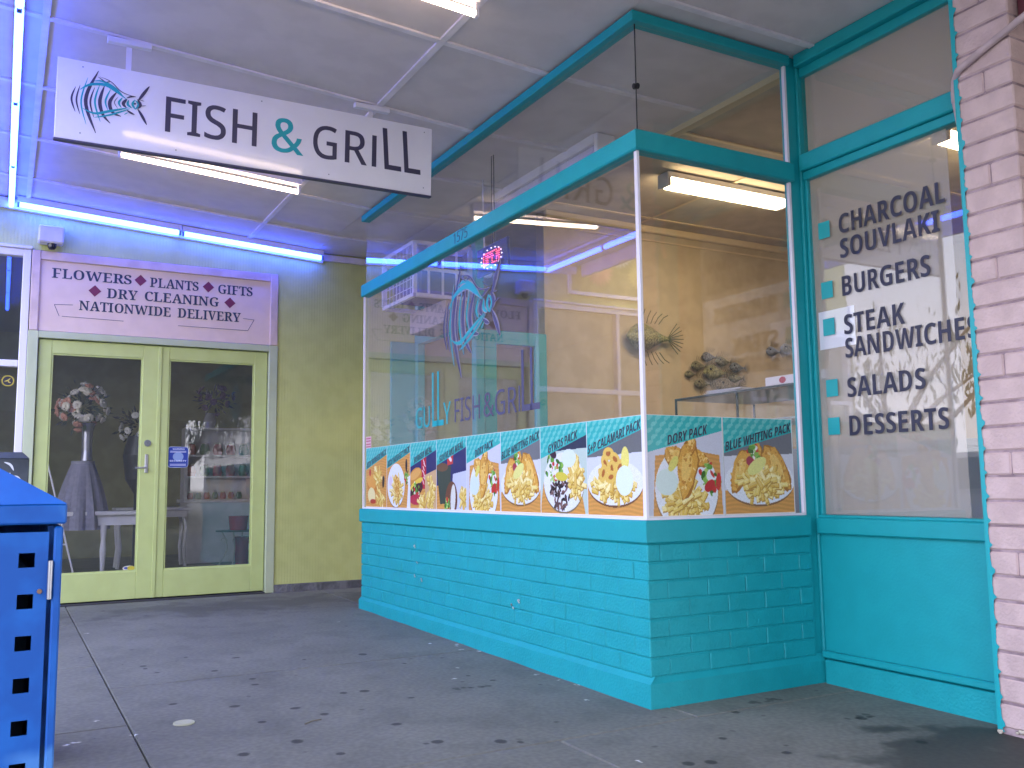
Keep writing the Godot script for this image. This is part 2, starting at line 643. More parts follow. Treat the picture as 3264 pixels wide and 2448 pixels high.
# ------------------------------------------------------------------ awning
func awning() -> void:
	var t := thing("awning", "sloping pale fibre cement awning with raised cover strips over the footpath", "awning", Vector3(1.2, 3.2, -3))
	var th := Vector3(0, 0.015, 0)
	var cols := [-0.45, 0.1, 1.9, XB]
	var zs := []
	for k in 7:
		zs.append(-8.44 if k == 0 else -7.8 + (k - 1) * 0.92)
	zs.append(-2.28)
	zs.append(-1.36)
	for i in zs.size() - 1:
		for c in 3:
			var st := S()
			var a: float = cols[c] + 0.002
			var b: float = cols[c + 1] - 0.002
			var z0: float = zs[i] + 0.002
			var z1: float = zs[i + 1] - 0.002
			slab4(st, [Vector3(a, soffit(a), z0), Vector3(b, soffit(b), z0), Vector3(b, soffit(b), z1), Vector3(a, soffit(a), z1)], th)
			part(t, "sheet", st, M.sheet)
		var st2 := S()
		slab4(st2, [Vector3(XB, 3.236, zs[i] + 0.002), Vector3(3.7, 3.236, zs[i] + 0.002), Vector3(3.7, 3.236, zs[i + 1] - 0.002), Vector3(XB, 3.236, zs[i + 1] - 0.002)], th)
		part(t, "sheet", st2, M.sheet)
	var st3 := S()
	slab4(st3, [Vector3(-0.45, soffit(-0.45), -1.36), Vector3(XB, 3.236, -1.36), Vector3(XB, 3.236, 14), Vector3(-0.45, soffit(-0.45), 14)], th)
	slab4(st3, [Vector3(XB, 3.236, -1.36), Vector3(6.4, 3.236, -1.36), Vector3(6.4, 3.236, 14), Vector3(XB, 3.236, 14)], th)
	part(t, "sheet", st3, M.sheet)
	# cover strips
	var dn := Vector3(0, 0.012, 0)
	for i in range(1, zs.size()):
		var z: float = zs[i]
		var st := S()
		slab4(st, [Vector3(-0.44, soffit(-0.44) - 0.013, z - 0.018), Vector3(XB, 3.223, z - 0.018), Vector3(XB, 3.223, z + 0.018), Vector3(-0.44, soffit(-0.44) - 0.013, z + 0.018)], dn)
		part(t, "cover_strip", st, M.batten)
		st = S()
		slab4(st, [Vector3(XB, 3.223, z - 0.018), Vector3(3.62, 3.223, z - 0.018), Vector3(3.62, 3.223, z + 0.018), Vector3(XB, 3.223, z + 0.018)], dn)
		part(t, "cover_strip", st, M.batten)
	for x in [0.1, 1.9, 3.6]:
		if x > 3:
			continue
		for i in zs.size() - 1:
			var st := S()
			var z0: float = zs[i] + 0.019
			var z1: float = zs[i + 1] - 0.019
			slab4(st, [Vector3(x - 0.018, soffit(x - 0.018) - 0.0125, z0), Vector3(x + 0.018, soffit(x + 0.018) - 0.0125, z0), Vector3(x + 0.018, soffit(x + 0.018) - 0.0125, z1), Vector3(x - 0.018, soffit(x - 0.018) - 0.0125, z1)], dn)
			part(t, "cover_strip", st, M.batten)
	var fa := S()
	box(fa, Vector3(-0.5, soffit(-0.45) - 0.14, -8.4), Vector3(-0.452, soffit(-0.45) + 0.3, 14), 0.006)
	part(t, "fascia", fa, M.white)
	var deck := S()  # added unseen slab over the sheets, blocks sky light at their joints
	slab4(deck, [Vector3(-0.45, soffit(-0.45) + 0.06, -8.44), Vector3(3.72, 3.4, -8.44), Vector3(3.72, 3.4, 14), Vector3(-0.45, soffit(-0.45) + 0.06, 14)], Vector3(0, 0.05, 0))
	slab4(deck, [Vector3(3.721, 3.4, -1.8), Vector3(6.45, 3.4, -1.8), Vector3(6.45, 3.4, 14), Vector3(3.721, 3.4, 14)], Vector3(0, 0.05, 0))
	slab4(deck, [Vector3(3.721, 3.24, -1.8), Vector3(6.45, 3.24, -1.8), Vector3(6.45, 3.24, -1.362), Vector3(3.721, 3.24, -1.362)], Vector3(0, 0.05, 0))
	part(t, "sky_block_deck", deck, M.steel)

# ------------------------------------------------------------------ flower shop front
func flower_shop() -> void:
	var t := thing("flower_shop", "lime green flower shop front with reeded walls and double glass doors", "building", Vector3(1, 0, ZW))
	var z := ZW
	var g := gy(ZW)
	var st := S()
	for b in [[2.19, g + 0.07, 3.6, 3.9, 0.0], [0.145, 2.985, 2.19, 3.9, 0.0], [-2.6, 2.985, 0.145, 4.6, 0.0], [-2.6, g, 0.115, 0.42, -0.012]]:
		st = S()
		box(st, Vector3(b[0], b[1], z - 0.2), Vector3(b[2], b[3], z + b[4]))
		part(t, "wall", st, M.lime_wall)
	st = S()
	box(st, Vector3(2.2, g - 0.08, z - 0.2), Vector3(3.6, g + 0.07, z + 0.012), 0.006)
	part(t, "plinth", st, M.plinth)
	# cornice board the tubes hang from
	st = S()
	slab4(st, [Vector3(-0.4, soffit(-0.4) - 0.1, z), Vector3(2.62, soffit(2.62) - 0.1, z), Vector3(2.62, soffit(2.62) - 0.1, z + 0.04), Vector3(-0.4, soffit(-0.4) - 0.1, z + 0.04)], Vector3(0, 0.085, 0))
	part(t, "cornice", st, M.batten)
	st = S()
	slab4(st, [Vector3(2.62, 3.16, z), Vector3(3.6, 3.16, z), Vector3(3.6, 3.16, z + 0.03), Vector3(2.62, 3.16, z + 0.03)], Vector3(0, 0.06, 0))
	part(t, "cornice", st, M.batten)
	# door frame
	st = S()
	box(st, Vector3(0.145, g, z - 0.14), Vector3(0.223, 2.305, z + 0.015), 0.004)
	box(st, Vector3(2.126, g, z - 0.14), Vector3(2.205, 2.305, z + 0.015), 0.004)
	box(st, Vector3(0.223, 2.247, z - 0.14), Vector3(2.126, 2.305, z + 0.014), 0.004)
	part(t, "door_frame", st, M.lime_frame)
	st = S()
	box(st, Vector3(0.223, g - 0.05, z - 0.14), Vector3(2.126, g + 0.012, z + 0.01), 0.004)
	part(t, "threshold", st, flat(hexc("3c3b3c"), 0.7))
	var zd := z - 0.045
	for k in 2:
		var x0: float = [0.23, 1.187][k]
		var x1: float = [1.18, 2.119][k]
		var gx0: float = [0.33, 1.262][k]
		var gx1: float = [1.042, 2.003][k]
		var d0: float = g + 0.022
		st = S()
		box(st, Vector3(x0, d0, zd - 0.02), Vector3(gx0, 2.24, zd + 0.022), 0.004)
		box(st, Vector3(gx1, d0, zd - 0.02), Vector3(x1, 2.24, zd + 0.022), 0.004)
		box(st, Vector3(gx0, d0, zd - 0.02), Vector3(gx1, 0.30, zd + 0.021), 0.003)
		box(st, Vector3(gx0, 2.126, zd - 0.02), Vector3(gx1, 2.24, zd + 0.021), 0.003)
		for b in [[gx0, gx0 + 0.012, 0.30, 2.126], [gx1 - 0.012, gx1, 0.30, 2.126], [gx0 + 0.012, gx1 - 0.012, 0.30, 0.312], [gx0 + 0.012, gx1 - 0.012, 2.114, 2.126]]:
			box(st, Vector3(b[0], b[2], zd - 0.012), Vector3(b[1], b[3], zd + 0.012))
		var leaf := part(t, "door", st, M.lime_door)
		st = S()
		box(st, Vector3(gx0 + 0.004, 0.304, zd - 0.004), Vector3(gx1 - 0.004, 2.122, zd + 0.002))
		part(leaf, "pane", st, M.glass)
		if k == 0:
			st = S()
			box(st, Vector3(1.082, 1.13, zd + 0.022), Vector3(1.11, 1.29, zd + 0.032), 0.004)
			tube(st, Vector3(1.096, 1.175, zd + 0.03), Vector3(1.096, 1.175, zd + 0.07), 0.009)
			tube(st, Vector3(1.1, 1.175, zd + 0.066), Vector3(1.0, 1.172, zd + 0.066), 0.008)
			part(leaf, "handle", st, M.metal)
			st = S()
			tube(st, Vector3(1.1, 1.386, zd + 0.02), Vector3(1.1, 1.386, zd + 0.034), 0.03, 0.027, 20)
			tube(st, Vector3(1.1, 1.386, zd + 0.034), Vector3(1.1, 1.386, zd + 0.038), 0.014, 0.013, 14)
			part(leaf, "lock", st, M.steel)
			st = S()
			box(st, Vector3(1.166, d0, zd + 0.023), Vector3(1.198, 2.238, zd + 0.032), 0.003)
			part(leaf, "astragal", st, M.lime_door)
	# white framed shop window beside the doors
	st = S()
	for xx in [[0.085, 0.144], [-0.99, -0.95], [-2.6, -2.54]]:
		box(st, Vector3(xx[0], 0.42, z - 0.08), Vector3(xx[1], 2.98, z + 0.012), 0.005)
	for yy in [[2.92, 2.98], [1.995, 2.05], [0.42, 0.5]]:
		box(st, Vector3(-2.54, yy[0], z - 0.078), Vector3(0.085, yy[1], z + 0.009), 0.005)
	box(st, Vector3(-2.6, 2.981, z), Vector3(0.15, 3.005, z + 0.03), 0.004)
	var wf := part(t, "window_frame", st, M.white_trim)
	for p in [[-2.54, -0.99, 0.5, 1.995], [-0.95, 0.085, 0.5, 1.995], [-2.54, -0.99, 2.05, 2.92], [-0.95, 0.085, 2.05, 2.92]]:
		st = S()
		box(st, Vector3(p[0], p[2], z - 0.04), Vector3(p[1], p[3], z - 0.034))
		part(wf, "pane", st, M.glass)
	# room behind
	st = S()
	box(st, Vector3(-2.7, 0.0, -14.6), Vector3(3.9, 3.4, -14.4))
	box(st, Vector3(-2.9, 0.0, -14.4), Vector3(-2.7, 3.4, z - 0.2))
	box(st, Vector3(3.7, 0.0, -14.4), Vector3(3.9, 3.4, z - 0.2))
	part(t, "inner_wall", st, worn(hexc("9a9768"), 0.05, 0.8, 0.5, 70))
	st = S()
	box(st, Vector3(-2.7, -0.1, -14.4), Vector3(3.7, 0.045, z - 0.15))
	part(t, "floor", st, worn(hexc("4a3a34"), 0.2, 0.35, 0.5, 71))
	st = S()
	box(st, Vector3(-2.9, 3.2, -14.6), Vector3(3.9, 3.4, z - 0.2))
	part(t, "ceiling", st, flat(hexc("8d8a84"), 0.9))
	st = S()
	box(st, Vector3(-2.9, 3.4, -14.6), Vector3(3.9, 5.2, z - 0.4))
	part(t, "upper_storey", st, M.lime_wall)

	# painted sign board over the doors
	var sg := thing("flower_shop_sign", "cream painted board reading FLOWERS PLANTS GIFTS DRY CLEANING NATIONWIDE DELIVERY over green doors", "sign", Vector3(1.2, 2.31, z))
	st = S()
	box(st, Vector3(0.215, 2.31, z - 0.1), Vector3(2.13, 2.905, z - 0.004))
	part(sg, "board", st, M.pink_board)
	st = S()
	box(st, Vector3(0.15, 2.306, z - 0.1), Vector3(0.215, 2.98, z + 0.018), 0.005)
	box(st, Vector3(2.13, 2.306, z - 0.1), Vector3(2.2, 2.98, z + 0.018), 0.005)
	box(st, Vector3(0.215, 2.905, z - 0.1), Vector3(2.13, 2.98, z + 0.016), 0.005)
	part(sg, "surround", st, M.pink_trim)
	st = S()
	var zf := z - 0.0035
	var rt := Vector3.RIGHT
	var up := Vector3.UP
	glyphs(st, "FLOWERS", serif_bold, Vector3(0.302, 2.762, zf), rt, up, 0.083, 0.622)
	glyphs(st, "PLANTS", serif_bold, Vector3(1.074, 2.757, zf), rt, up, 0.084, 0.411)
	glyphs(st, "GIFTS", serif_bold, Vector3(1.657, 2.753, zf), rt, up, 0.084, 0.309)
	glyphs(st, "DRY", serif_bold, Vector3(0.73, 2.627, zf), rt, up, 0.084, 0.247)
	glyphs(st, "CLEANING", serif_bold, Vector3(1.035, 2.63, zf), rt, up, 0.084, 0.63)
	glyphs(st, "NATIONWIDE", serif_bold, Vector3(0.518, 2.504, zf), rt, up, 0.082, 0.735)
	glyphs(st, "DELIVERY", serif_bold, Vector3(1.312, 2.504, zf), rt, up, 0.084, 0.55)
	part(sg, "lettering", st, flat(hexc("2f3d52"), 0.6))
	for d in [[0.996, 2.807], [1.57, 2.804], [0.635, 2.679], [1.763, 2.675]]:
		st = S()
		var r := 0.05
		slab4(st, [Vector3(d[0] - r, d[1], zf), Vector3(d[0], d[1] - r, zf), Vector3(d[0] + r, d[1], zf), Vector3(d[0], d[1] + r, zf)], Vector3(0, 0, 0.002))
		part(sg, "diamond", st, flat(hexc("7c2f4c"), 0.6))
	st = S()
	for l in [[0.33, 2.535, 0.47, 2.543], [0.33, 2.535, 0.37, 2.44], [0.39, 2.44, 0.87, 2.436], [1.32, 2.43, 1.93, 2.43], [1.93, 2.43, 1.985, 2.535], [1.985, 2.535, 1.885, 2.54]]:
		tube(st, Vector3(l[0], l[1], zf), Vector3(l[2], l[3], zf), 0.0022, 0.0022, 6)
	part(sg, "ruled_line", st, flat(hexc("5a5264"), 0.6))

	# white alarm box with dark dome
	var al := thing("alarm_box", "small white security box with dark dome above the cream sign", "alarm box", Vector3(0.28, 2.99, z))
	st = S()
	box(st, Vector3(0.185, 3.03, z), Vector3(0.375, 3.175, z + 0.13), 0.012)
	part(al, "housing", st, M.white)
	st = S()
	lathe(st, Vector3(0.29, 2.98, z + 0.07), [Vector2(0.0, 0.0), Vector2(0.022, 0.004), Vector2(0.033, 0.02), Vector2(0.036, 0.05)], 16)
	part(al, "dome", st, flat(hexc("2a2a33"), 0.1))

	# stickers on the glass
	var sk := thing("security_sticker", "square blue WARNING SECURITY sticker on the door glass", "sticker", Vector3(1.355, 1.27, zd))
	st = S()
	var zs := zd + 0.0045
	rounded(st, 1.276, 1.18, 1.44, 1.355, 0.02, zs - 0.001)
	part(sk, "sheet", st, flat(hexc("26409c"), 0.4))
	st = S()
	rounded(st, 1.272, 1.176, 1.444, 1.359, 0.024, zs - 0.0018)
	part(sk, "border", st, flat(hexc("c9d2ee"), 0.4))
	st = S()
	glyphs(st, "WARNING", sans_bold, Vector3(1.31, 1.332, zs), rt, up, 0.013, 0.1, 0.001)
	glyphs(st, "SECURITY", sans_bold, Vector3(1.288, 1.228, zs), rt, up, 0.014, 0.14, 0.001)
	for yy in [1.318, 1.309, 1.204, 1.194]:
		slab4(st, [Vector3(1.29, yy, zs), Vector3(1.425, yy, zs), Vector3(1.425, yy + 0.004, zs), Vector3(1.29, yy + 0.004, zs)], Vector3(0, 0, 0.0008))
	part(sk, "lettering", st, flat(hexc("dfe4f5"), 0.5))
	st = S()
	lathe2(st, Vector3(1.358, 1.272, zs), 0.045, 0.04, 0.0008)
	part(sk, "emblem", st, flat(hexc("8ea4cf"), 0.5))
	var ov := thing("oval_sticker", "small oval yellow and white sticker low on the door glass", "sticker", Vector3(0.988, 0.32, zd))
	st = S()
	lathe2(st, Vector3(0.985, 0.326, zs - 0.001), 0.05, 0.022, 0.001)
	part(ov, "sheet", st, flat(hexc("d6d0c0"), 0.5))
	st = S()
	lathe2(st, Vector3(1.002, 0.326, zs), 0.03, 0.019, 0.001)
	part(ov, "yellow_patch", st, flat(hexc("c9b83c"), 0.5))
	st = S()
	lathe2(st, Vector3(0.962, 0.328, zs), 0.016, 0.009, 0.001)
	part(ov, "blue_patch", st, flat(hexc("4a5aa6"), 0.5))
	var ci := thing("round_sticker", "round yellow sticker with dark running figure on the white framed window", "sticker", Vector3(0.018, 1.83, z))
	st = S()
	var zw2 := z - 0.033
	lathe2(st, Vector3(0.018, 1.88, zw2), 0.046, 0.046, 0.001)
	part(ci, "rim", st, flat(hexc("b8a63e"), 0.5))
	st = S()
	lathe2(st, Vector3(0.018, 1.88, zw2 + 0.001), 0.037, 0.037, 0.001)
	part(ci, "disc", st, flat(hexc("2c2c34"), 0.5))
	st = S()
	stroke(st, PackedVector2Array([Vector2(-0.025, -0.006), Vector2(0.0, 0.004), Vector2(0.018, 0.022)]), 0.009, Vector3(0.018, 1.88, zw2 + 0.002), rt, up, 0.0015)
	stroke(st, PackedVector2Array([Vector2(0.0, 0.004), Vector2(0.008, -0.01), Vector2(0.022, -0.014)]), 0.008, Vector3(0.018, 1.88, zw2 + 0.002), rt, up, 0.0015)
	part(ci, "figure", st, flat(hexc("c9b64a"), 0.5))

	# flower picture panel over the side window (shows in the bay glass)
	var fp := thing("daisy_picture", "white framed picture of pink and white daisies above the side window", "picture", Vector3(-0.95, 3.1, z))
	st = S()
	box(st, Vector3(-1.9, 3.1, z), Vector3(-0.3, 3.14, z + 0.03))
	box(st, Vector3(-0.34, 3.14, z), Vector3(-0.3, 4.0, z + 0.03))
	part(fp, "frame", st, M.white_trim)
	st = S()
	box(st, Vector3(-1.9, 3.14, z), Vector3(-0.34, 4.0, z + 0.012))
	part(fp, "board", st, flat(hexc("9a9a62"), 0.6))
	for f in [[-0.72, 3.42, 0.2, "d9a08a"], [-1.0, 3.66, 0.2, "e6dfd8"], [-0.5, 3.62, 0.14, "d9a08a"], [-1.3, 3.4, 0.18, "d9cf7a"]]:
		st = S()
		for i in 22:
			var an := TAU * i / 22.0
			var dv := Vector2(cos(an), sin(an))
			stroke(st, PackedVector2Array([dv * f[2] * 0.2, dv * f[2] * 0.6, dv * f[2]]), f[2] * 0.2, Vector3(f[0], f[1], z + 0.0125), rt, up, 0.001 + 0.0002 * (i % 2), 0.3)
		part(fp, "flower", st, flat(hexc(f[3]), 0.6))

func rounded(st: SurfaceTool, x0: float, y0: float, x1: float, y1: float, r: float, z: float) -> void:
	var p := []
	for c in [[x1 - r, y1 - r, 0], [x0 + r, y1 - r, 1], [x0 + r, y0 + r, 2], [x1 - r, y0 + r, 3]]:
		for i in 5:
			var a: float = (c[2] + i / 4.0) * PI / 2
			p.append(Vector3(c[0] + cos(a) * r, c[1] + sin(a) * r, z))
	poly(st, p, Vector3.BACK)

func lathe2(st: SurfaceTool, c: Vector3, rx: float, ry: float, th: float) -> void:
	var p := []
	for i in 24:
		var a := TAU * i / 24.0
		p.append(c + Vector3(cos(a) * rx, sin(a) * ry, th))
	poly(st, p, Vector3.BACK)

# ------------------------------------------------------------------ fish shop
# an L-shaped member running along the long face and round the corner, o proud of the wall line
func elbow(st: SurfaceTool, o: float, back: float, y0: float, y1: float, e: float) -> void:
	var rings := [[o - e, y0], [o, y0 + e], [o, y1 - e], [o - e, y1]]
	var q := []
	for k in rings:
		var d: float = k[0]
		var y: float = k[1]
		q.append([Vector3(XB + back, y, ZE - 0.02), Vector3(XB - d, y, ZE - 0.02), Vector3(XB - d, y, ZC + d), Vector3(3.545, y, ZC + d), Vector3(3.545, y, ZC - back), Vector3(XB + back, y, ZC - back)])
	var outs := [Vector3.FORWARD, Vector3.LEFT, Vector3.BACK, Vector3.RIGHT, Vector3.FORWARD, Vector3.RIGHT]
	for k in 3:
		for i in 6:
			var j := (i + 1) % 6
			poly(st, [q[k][i], q[k][j], q[k + 1][j], q[k + 1][i]], outs[i] + Vector3(0, k - 1, 0) * 0.5)
	for k in [0, 3]:
		var up := Vector3(0, -1 if k == 0 else 1, 0)
		poly(st, [q[k][0], q[k][1], q[k][2], q[k][5]], up)
		poly(st, [q[k][5], q[k][2], q[k][3], q[k][4]], up)

func brick_mesh(sz: Vector3, bev: float) -> ArrayMesh:
	var st := S()
	obox(st, Vector3.ZERO, sz / 2.0, Basis.IDENTITY, bev)
	return st.commit()

func lay(parent: Node3D, mesh: Mesh, at: Vector3, m: Material) -> void:
	var o := MeshInstance3D.new()
	o.name = "brick"
	o.mesh = mesh
	o.material_override = m
	o.position = at - parent.position
	o.rotation = Vector3(rng.randf_range(-0.006, 0.006), rng.randf_range(-0.004, 0.004), rng.randf_range(-0.003, 0.003))
	parent.add_child(o, true)

func fish_shop() -> void:
	var t := thing("fish_shop", "bright teal fish and grill shop front with glazed corner bay on low brick wall", "building", Vector3(XB, 0, ZC))
	var st := S()
	# low wall: backing, then brick by brick
	box(st, Vector3(XB + 0.006, 0.05, ZE + 0.01), Vector3(XB + 0.11, 0.715, ZC - 0.006))
	box(st, Vector3(XB + 0.11, -0.05, ZC - 0.11), Vector3(3.56, 0.715, ZC - 0.006))
	box(st, Vector3(XB + 0.11, 0.0, ZE + 0.01), Vector3(3.6, 0.715, ZE + 0.11))
	part(t, "wall_core", st, M.teal_brick)
	var ch := (0.711 - 0.13) / 7.0
	var kinds := {}
	for face in 2:
		var run: float = (ZC - ZE) if face == 0 else (3.55 - XB)
		for c in 7:
			var x := 0.0
			var first := true
			while x < run - 0.02:
				var ln := 0.232
				if first:
					ln = (0.11 if c % 2 == (1 if face == 0 else 0) else 0.232)
					first = false
				if rng.randf() < 0.08:
					ln -= 0.04
				ln = minf(ln, run - x)
				if run - x - ln < 0.05:
					ln = run - x
				var key := "%d_%.2f" % [face, ln]
				if not kinds.has(key):
					var head := 0.0018
					kinds[key] = brick_mesh(Vector3(0.03, ch - 0.0065, ln - head) if face == 0 else Vector3(ln - head, ch - 0.0065, 0.03), 0.004)
				var y := 0.13 + (c + 0.5) * ch
				var j := rng.randf_range(-0.0018, 0.0018)
				if face == 0:
					lay(t, kinds[key], Vector3(XB + 0.015 + j, y, ZC - x - ln / 2), M.teal_brick)
				else:
					lay(t, kinds[key], Vector3(XB + x + ln / 2, y, ZC - 0.015 - j), M.teal_brick)
				x += ln
	# plinth with a sloped weathered top
	st = S()
	var p0 := 0.013
	for s in 12:
		var za := lerpf(ZC + p0, ZE - 0.01, s / 12.0)
		var zb := lerpf(ZC + p0, ZE - 0.01, (s + 1) / 12.0)
		var ja := 0.005 * sin(s * 2.7)
		var jb := 0.005 * sin((s + 1) * 2.7)
		var bot := -0.06
		var q := [Vector3(XB - p0 - ja, bot, za), Vector3(XB - p0 - jb, bot, zb), Vector3(XB - p0 - jb, 0.105, zb), Vector3(XB - p0 - ja, 0.105, za)]
		poly(st, q, Vector3.LEFT)
		poly(st, [q[3], q[2], Vector3(XB + 0.014, 0.137, zb), Vector3(XB + 0.014, 0.137, za)], Vector3(-1, 1, 0))
	poly(st, [Vector3(XB - p0, -0.06, ZC + p0), Vector3(3.6, -0.06, ZC + p0), Vector3(3.6, 0.105, ZC + p0), Vector3(XB - p0, 0.105, ZC + p0)], Vector3.BACK)
	poly(st, [Vector3(XB - p0, 0.105, ZC + p0), Vector3(3.6, 0.105, ZC + p0), Vector3(3.6, 0.137, ZC - 0.014), Vector3(XB + 0.014, 0.137, ZC - 0.014)], Vector3(0, 1, 1))
	poly(st, [Vector3(XB - p0, -0.06, ZE - 0.01), Vector3(3.6, -0.06, ZE - 0.01), Vector3(3.6, 0.105, ZE - 0.01), Vector3(XB - p0, 0.105, ZE - 0.01)], Vector3.FORWARD)
	part(t, "plinth", st, M.teal_brick)
	# chipped paint
	for q in [[0.571, -5.98], [0.46, -5.92], [0.372, -5.96], [0.352, -5.84], [0.31, -4.58], [0.345, -4.5]]:
		st = S()
		for k in 3:
			var a := []
			var cy: float = q[0] + rng.randf_range(-0.008, 0.008)
			var cz: float = q[1] + rng.randf_range(-0.02, 0.02)
			for i in 7:
				var e := TAU * i / 7.0
				var rr := rng.randf_range(0.003, 0.009)
				a.append(Vector3(XB - 0.004, cy + sin(e) * rr, cz + cos(e) * rr * 1.6))
			poly(st, a, Vector3.LEFT)
		part(t, "paint_chip", st, flat(hexc("b9c4bf"), 0.8))
	# coping under the glass
	st = S()
	elbow(st, 0.014, 0.13, 0.712, 0.815, 0.007)
	box(st, Vector3(XB + 0.13, 0.712, ZE - 0.02), Vector3(3.6, 0.815, ZE + 0.12), 0.008)
	part(t, "coping", st, M.teal)
	# rails
	st = S()
	elbow(st, 0.012, 0.06, 2.536, 2.635, 0.007)
	part(t, "middle_rail", st, M.teal)
	st = S()
	elbow(st, 0.012, 0.06, 3.172, 3.222, 0.004)
	part(t, "head_rail", st, M.teal)
	# glass
	for y in [[0.818, 2.534], [2.637, 3.17]]:
		st = S()
		box(st, Vector3(XB + 0.022, y[0], ZE + 0.005), Vector3(XB + 0.028, y[1], ZC - 0.022))
		part(t, "pane", st, M.glass)
		st = S()
		box(st, Vector3(XB + 0.03, y[0], ZC - 0.028), Vector3(3.54, y[1], ZC - 0.022))
		part(t, "pane", st, M.glass)
		st = S()
		box(st, Vector3(XB + 0.06, y[0], ZE + 0.02), Vector3(3.56, y[1], ZE + 0.026))
		part(t, "pane", st, M.glass)
	# aluminium angles
	st = S()
	box(st, Vector3(XB + 0.006, 0.816, ZC - 0.03), Vector3(XB + 0.0195, 2.535, ZC - 0.006))
	box(st, Vector3(XB + 0.006, 0.816, ZE - 0.005), Vector3(XB + 0.02, 2.535, ZE + 0.012))
	box(st, Vector3(3.528, 0.816, ZC - 0.03), Vector3(3.542, 2.535, ZC - 0.012))
	box(st, Vector3(3.528, 2.637, ZC - 0.03), Vector3(3.542, 3.171, ZC - 0.012))
	box(st, Vector3(XB + 0.006, 0.8155, ZE + 0.013), Vector3(XB + 0.02, 0.826, ZC - 0.031))
	box(st, Vector3(XB + 0.02, 0.8155, ZC - 0.02), Vector3(3.527, 0.826, ZC - 0.008))
	part(t, "glazing_angle", st, M.white_trim)
	st = S()
	tube(st, Vector3(XB + 0.026, 2.63, ZC - 0.024), Vector3(XB + 0.026, 3.175, ZC - 0.024), 0.003, 0.003, 6)
	tube(st, Vector3(XB + 0.01, 2.86, ZC - 0.024), Vector3(XB + 0.04, 2.86, ZC - 0.024), 0.011, 0.011, 10)
	tube(st, Vector3(XB + 0.026, 2.86, ZC - 0.04), Vector3(XB + 0.026, 2.86, ZC - 0.008), 0.011, 0.011, 10)
	part(t, "corner_clip", st, M.cord)
	# house number cut into the rail paint
	st = S()
	glyphs(st, "1575", sans, Vector3(XB - 0.0115, 2.553, -5.30), Vector3.BACK, Vector3.UP, 0.07, 0.205, 0.002)
	part(t, "house_number", st, flat(hexc("15536a"), 0.5))

	# post and side window
	st = S()
	box(st, Vector3(3.545, -0.05, -3.398), Vector3(3.66, 3.235, -3.352), 0.006)
	box(st, Vector3(3.61, -0.05, -3.352), Vector3(3.68, 3.235, -3.336), 0.004)
	part(t, "post", st, M.teal)
	var f := XR
	st = S()
	box(st, Vector3(f, 0.722, -3.334), Vector3(f + 0.1, 0.8, -2.34), 0.006)
	box(st, Vector3(f + 0.012, 0.8, -3.334), Vector3(f + 0.09, 0.815, -2.34), 0.004)
	part(t, "sill", st, M.teal)
	st = S()
	box(st, Vector3(f, 2.6, -3.334), Vector3(f + 0.1, 2.69, -2.34), 0.006)
	box(st, Vector3(f + 0.025, 2.556, -3.334), Vector3(f + 0.09, 2.6, -2.34), 0.004)
	part(t, "transom", st, M.teal)
	st = S()
	box(st, Vector3(f - 0.01, 3.17, -3.334), Vector3(f + 0.1, 3.2355, -2.34), 0.005)
	box(st, Vector3(f + 0.03, 3.12, -3.334), Vector3(f + 0.09, 3.17, -2.34), 0.004)
	part(t, "head_rail", st, M.teal)
	st = S()
	box(st, Vector3(f + 0.034, 0.815, -3.334), Vector3(f + 0.07, 2.556, -3.318), 0.003)
	part(t, "glazing_bead", st, M.teal)
	for y in [[0.816, 2.555], [2.691, 3.119]]:
		st = S()
		box(st, Vector3(f + 0.045, y[0], -3.33), Vector3(f + 0.051, y[1], -2.33))
		part(t, "pane", st, M.glass)
	st = S()
	box(st, Vector3(f + 0.03, 0.1, -3.334), Vector3(f + 0.06, 0.721, -2.34))
	part(t, "panel", st, M.teal)
	st = S()
	box(st, Vector3(f - 0.006, 0.118, -3.334), Vector3(f + 0.029, 0.15, -2.34), 0.006)
	part(t, "panel_mould", st, M.teal)
	st = S()
	box(st, Vector3(f - 0.014, -0.06, -3.31), Vector3(f + 0.029, 0.112, -2.34), 0.006)
	part(t, "kickboard", st, M.teal_brick)
	# entry: frame, transom, door standing open
	st = S()
	box(st, Vector3(3.58, 0.0, -8.44), Vector3(3.66, 3.23, -8.36), 0.005)
	box(st, Vector3(3.58, 2.4, -8.36), Vector3(3.66, 2.5, -7.16), 0.005)
	box(st, Vector3(3.58, 0.0, -7.16), Vector3(3.66, 3.23, -7.07), 0.005)
	box(st, Vector3(3.32, 0.1, -8.444), Vector3(3.578, 2.42, -8.42), 0.005)
	part(t, "entry_frame", st, M.teal)
	st = S()
	for b in [[3.68, 3.8], [4.2, 4.32]]:
		box(st, Vector3(b[0], 0.08, -7.14), Vector3(b[1], 2.36, -7.1), 0.004)
	for b in [[2.24, 2.36], [0.08, 0.3]]:
		box(st, Vector3(3.8, b[0], -7.14), Vector3(4.2, b[1], -7.1), 0.004)
	var ed := part(t, "entry_door", st, M.teal)
	st = S()
	box(st, Vector3(3.8, 0.3, -7.124), Vector3(4.2, 2.24, -7.118))
	part(ed, "pane", st, M.glass)
	st = S()
	tube(st, Vector3(4.26, 1.2, -7.1), Vector3(4.26, 1.2, -7.06), 0.012)
	blob(st, Vector3(4.26, 1.2, -7.05), Vector3(0.032, 0.032, 0.026))
	part(ed, "knob", st, M.metal)
	# the rooms behind
	st = S()
	box(st, Vector3(4.34, 0.0, -7.3), Vector3(9.2, 3.7, -7.16))
	box(st, Vector3(9.0, 0.0, -7.16), Vector3(9.2, 3.7, -1.9))
	box(st, Vector3(3.71, 0.0, -2.05), Vector3(9.0, 3.7, -1.9))
	box(st, Vector3(5.4, 0.0, -8.6), Vector3(5.5, 3.7, -7.3))
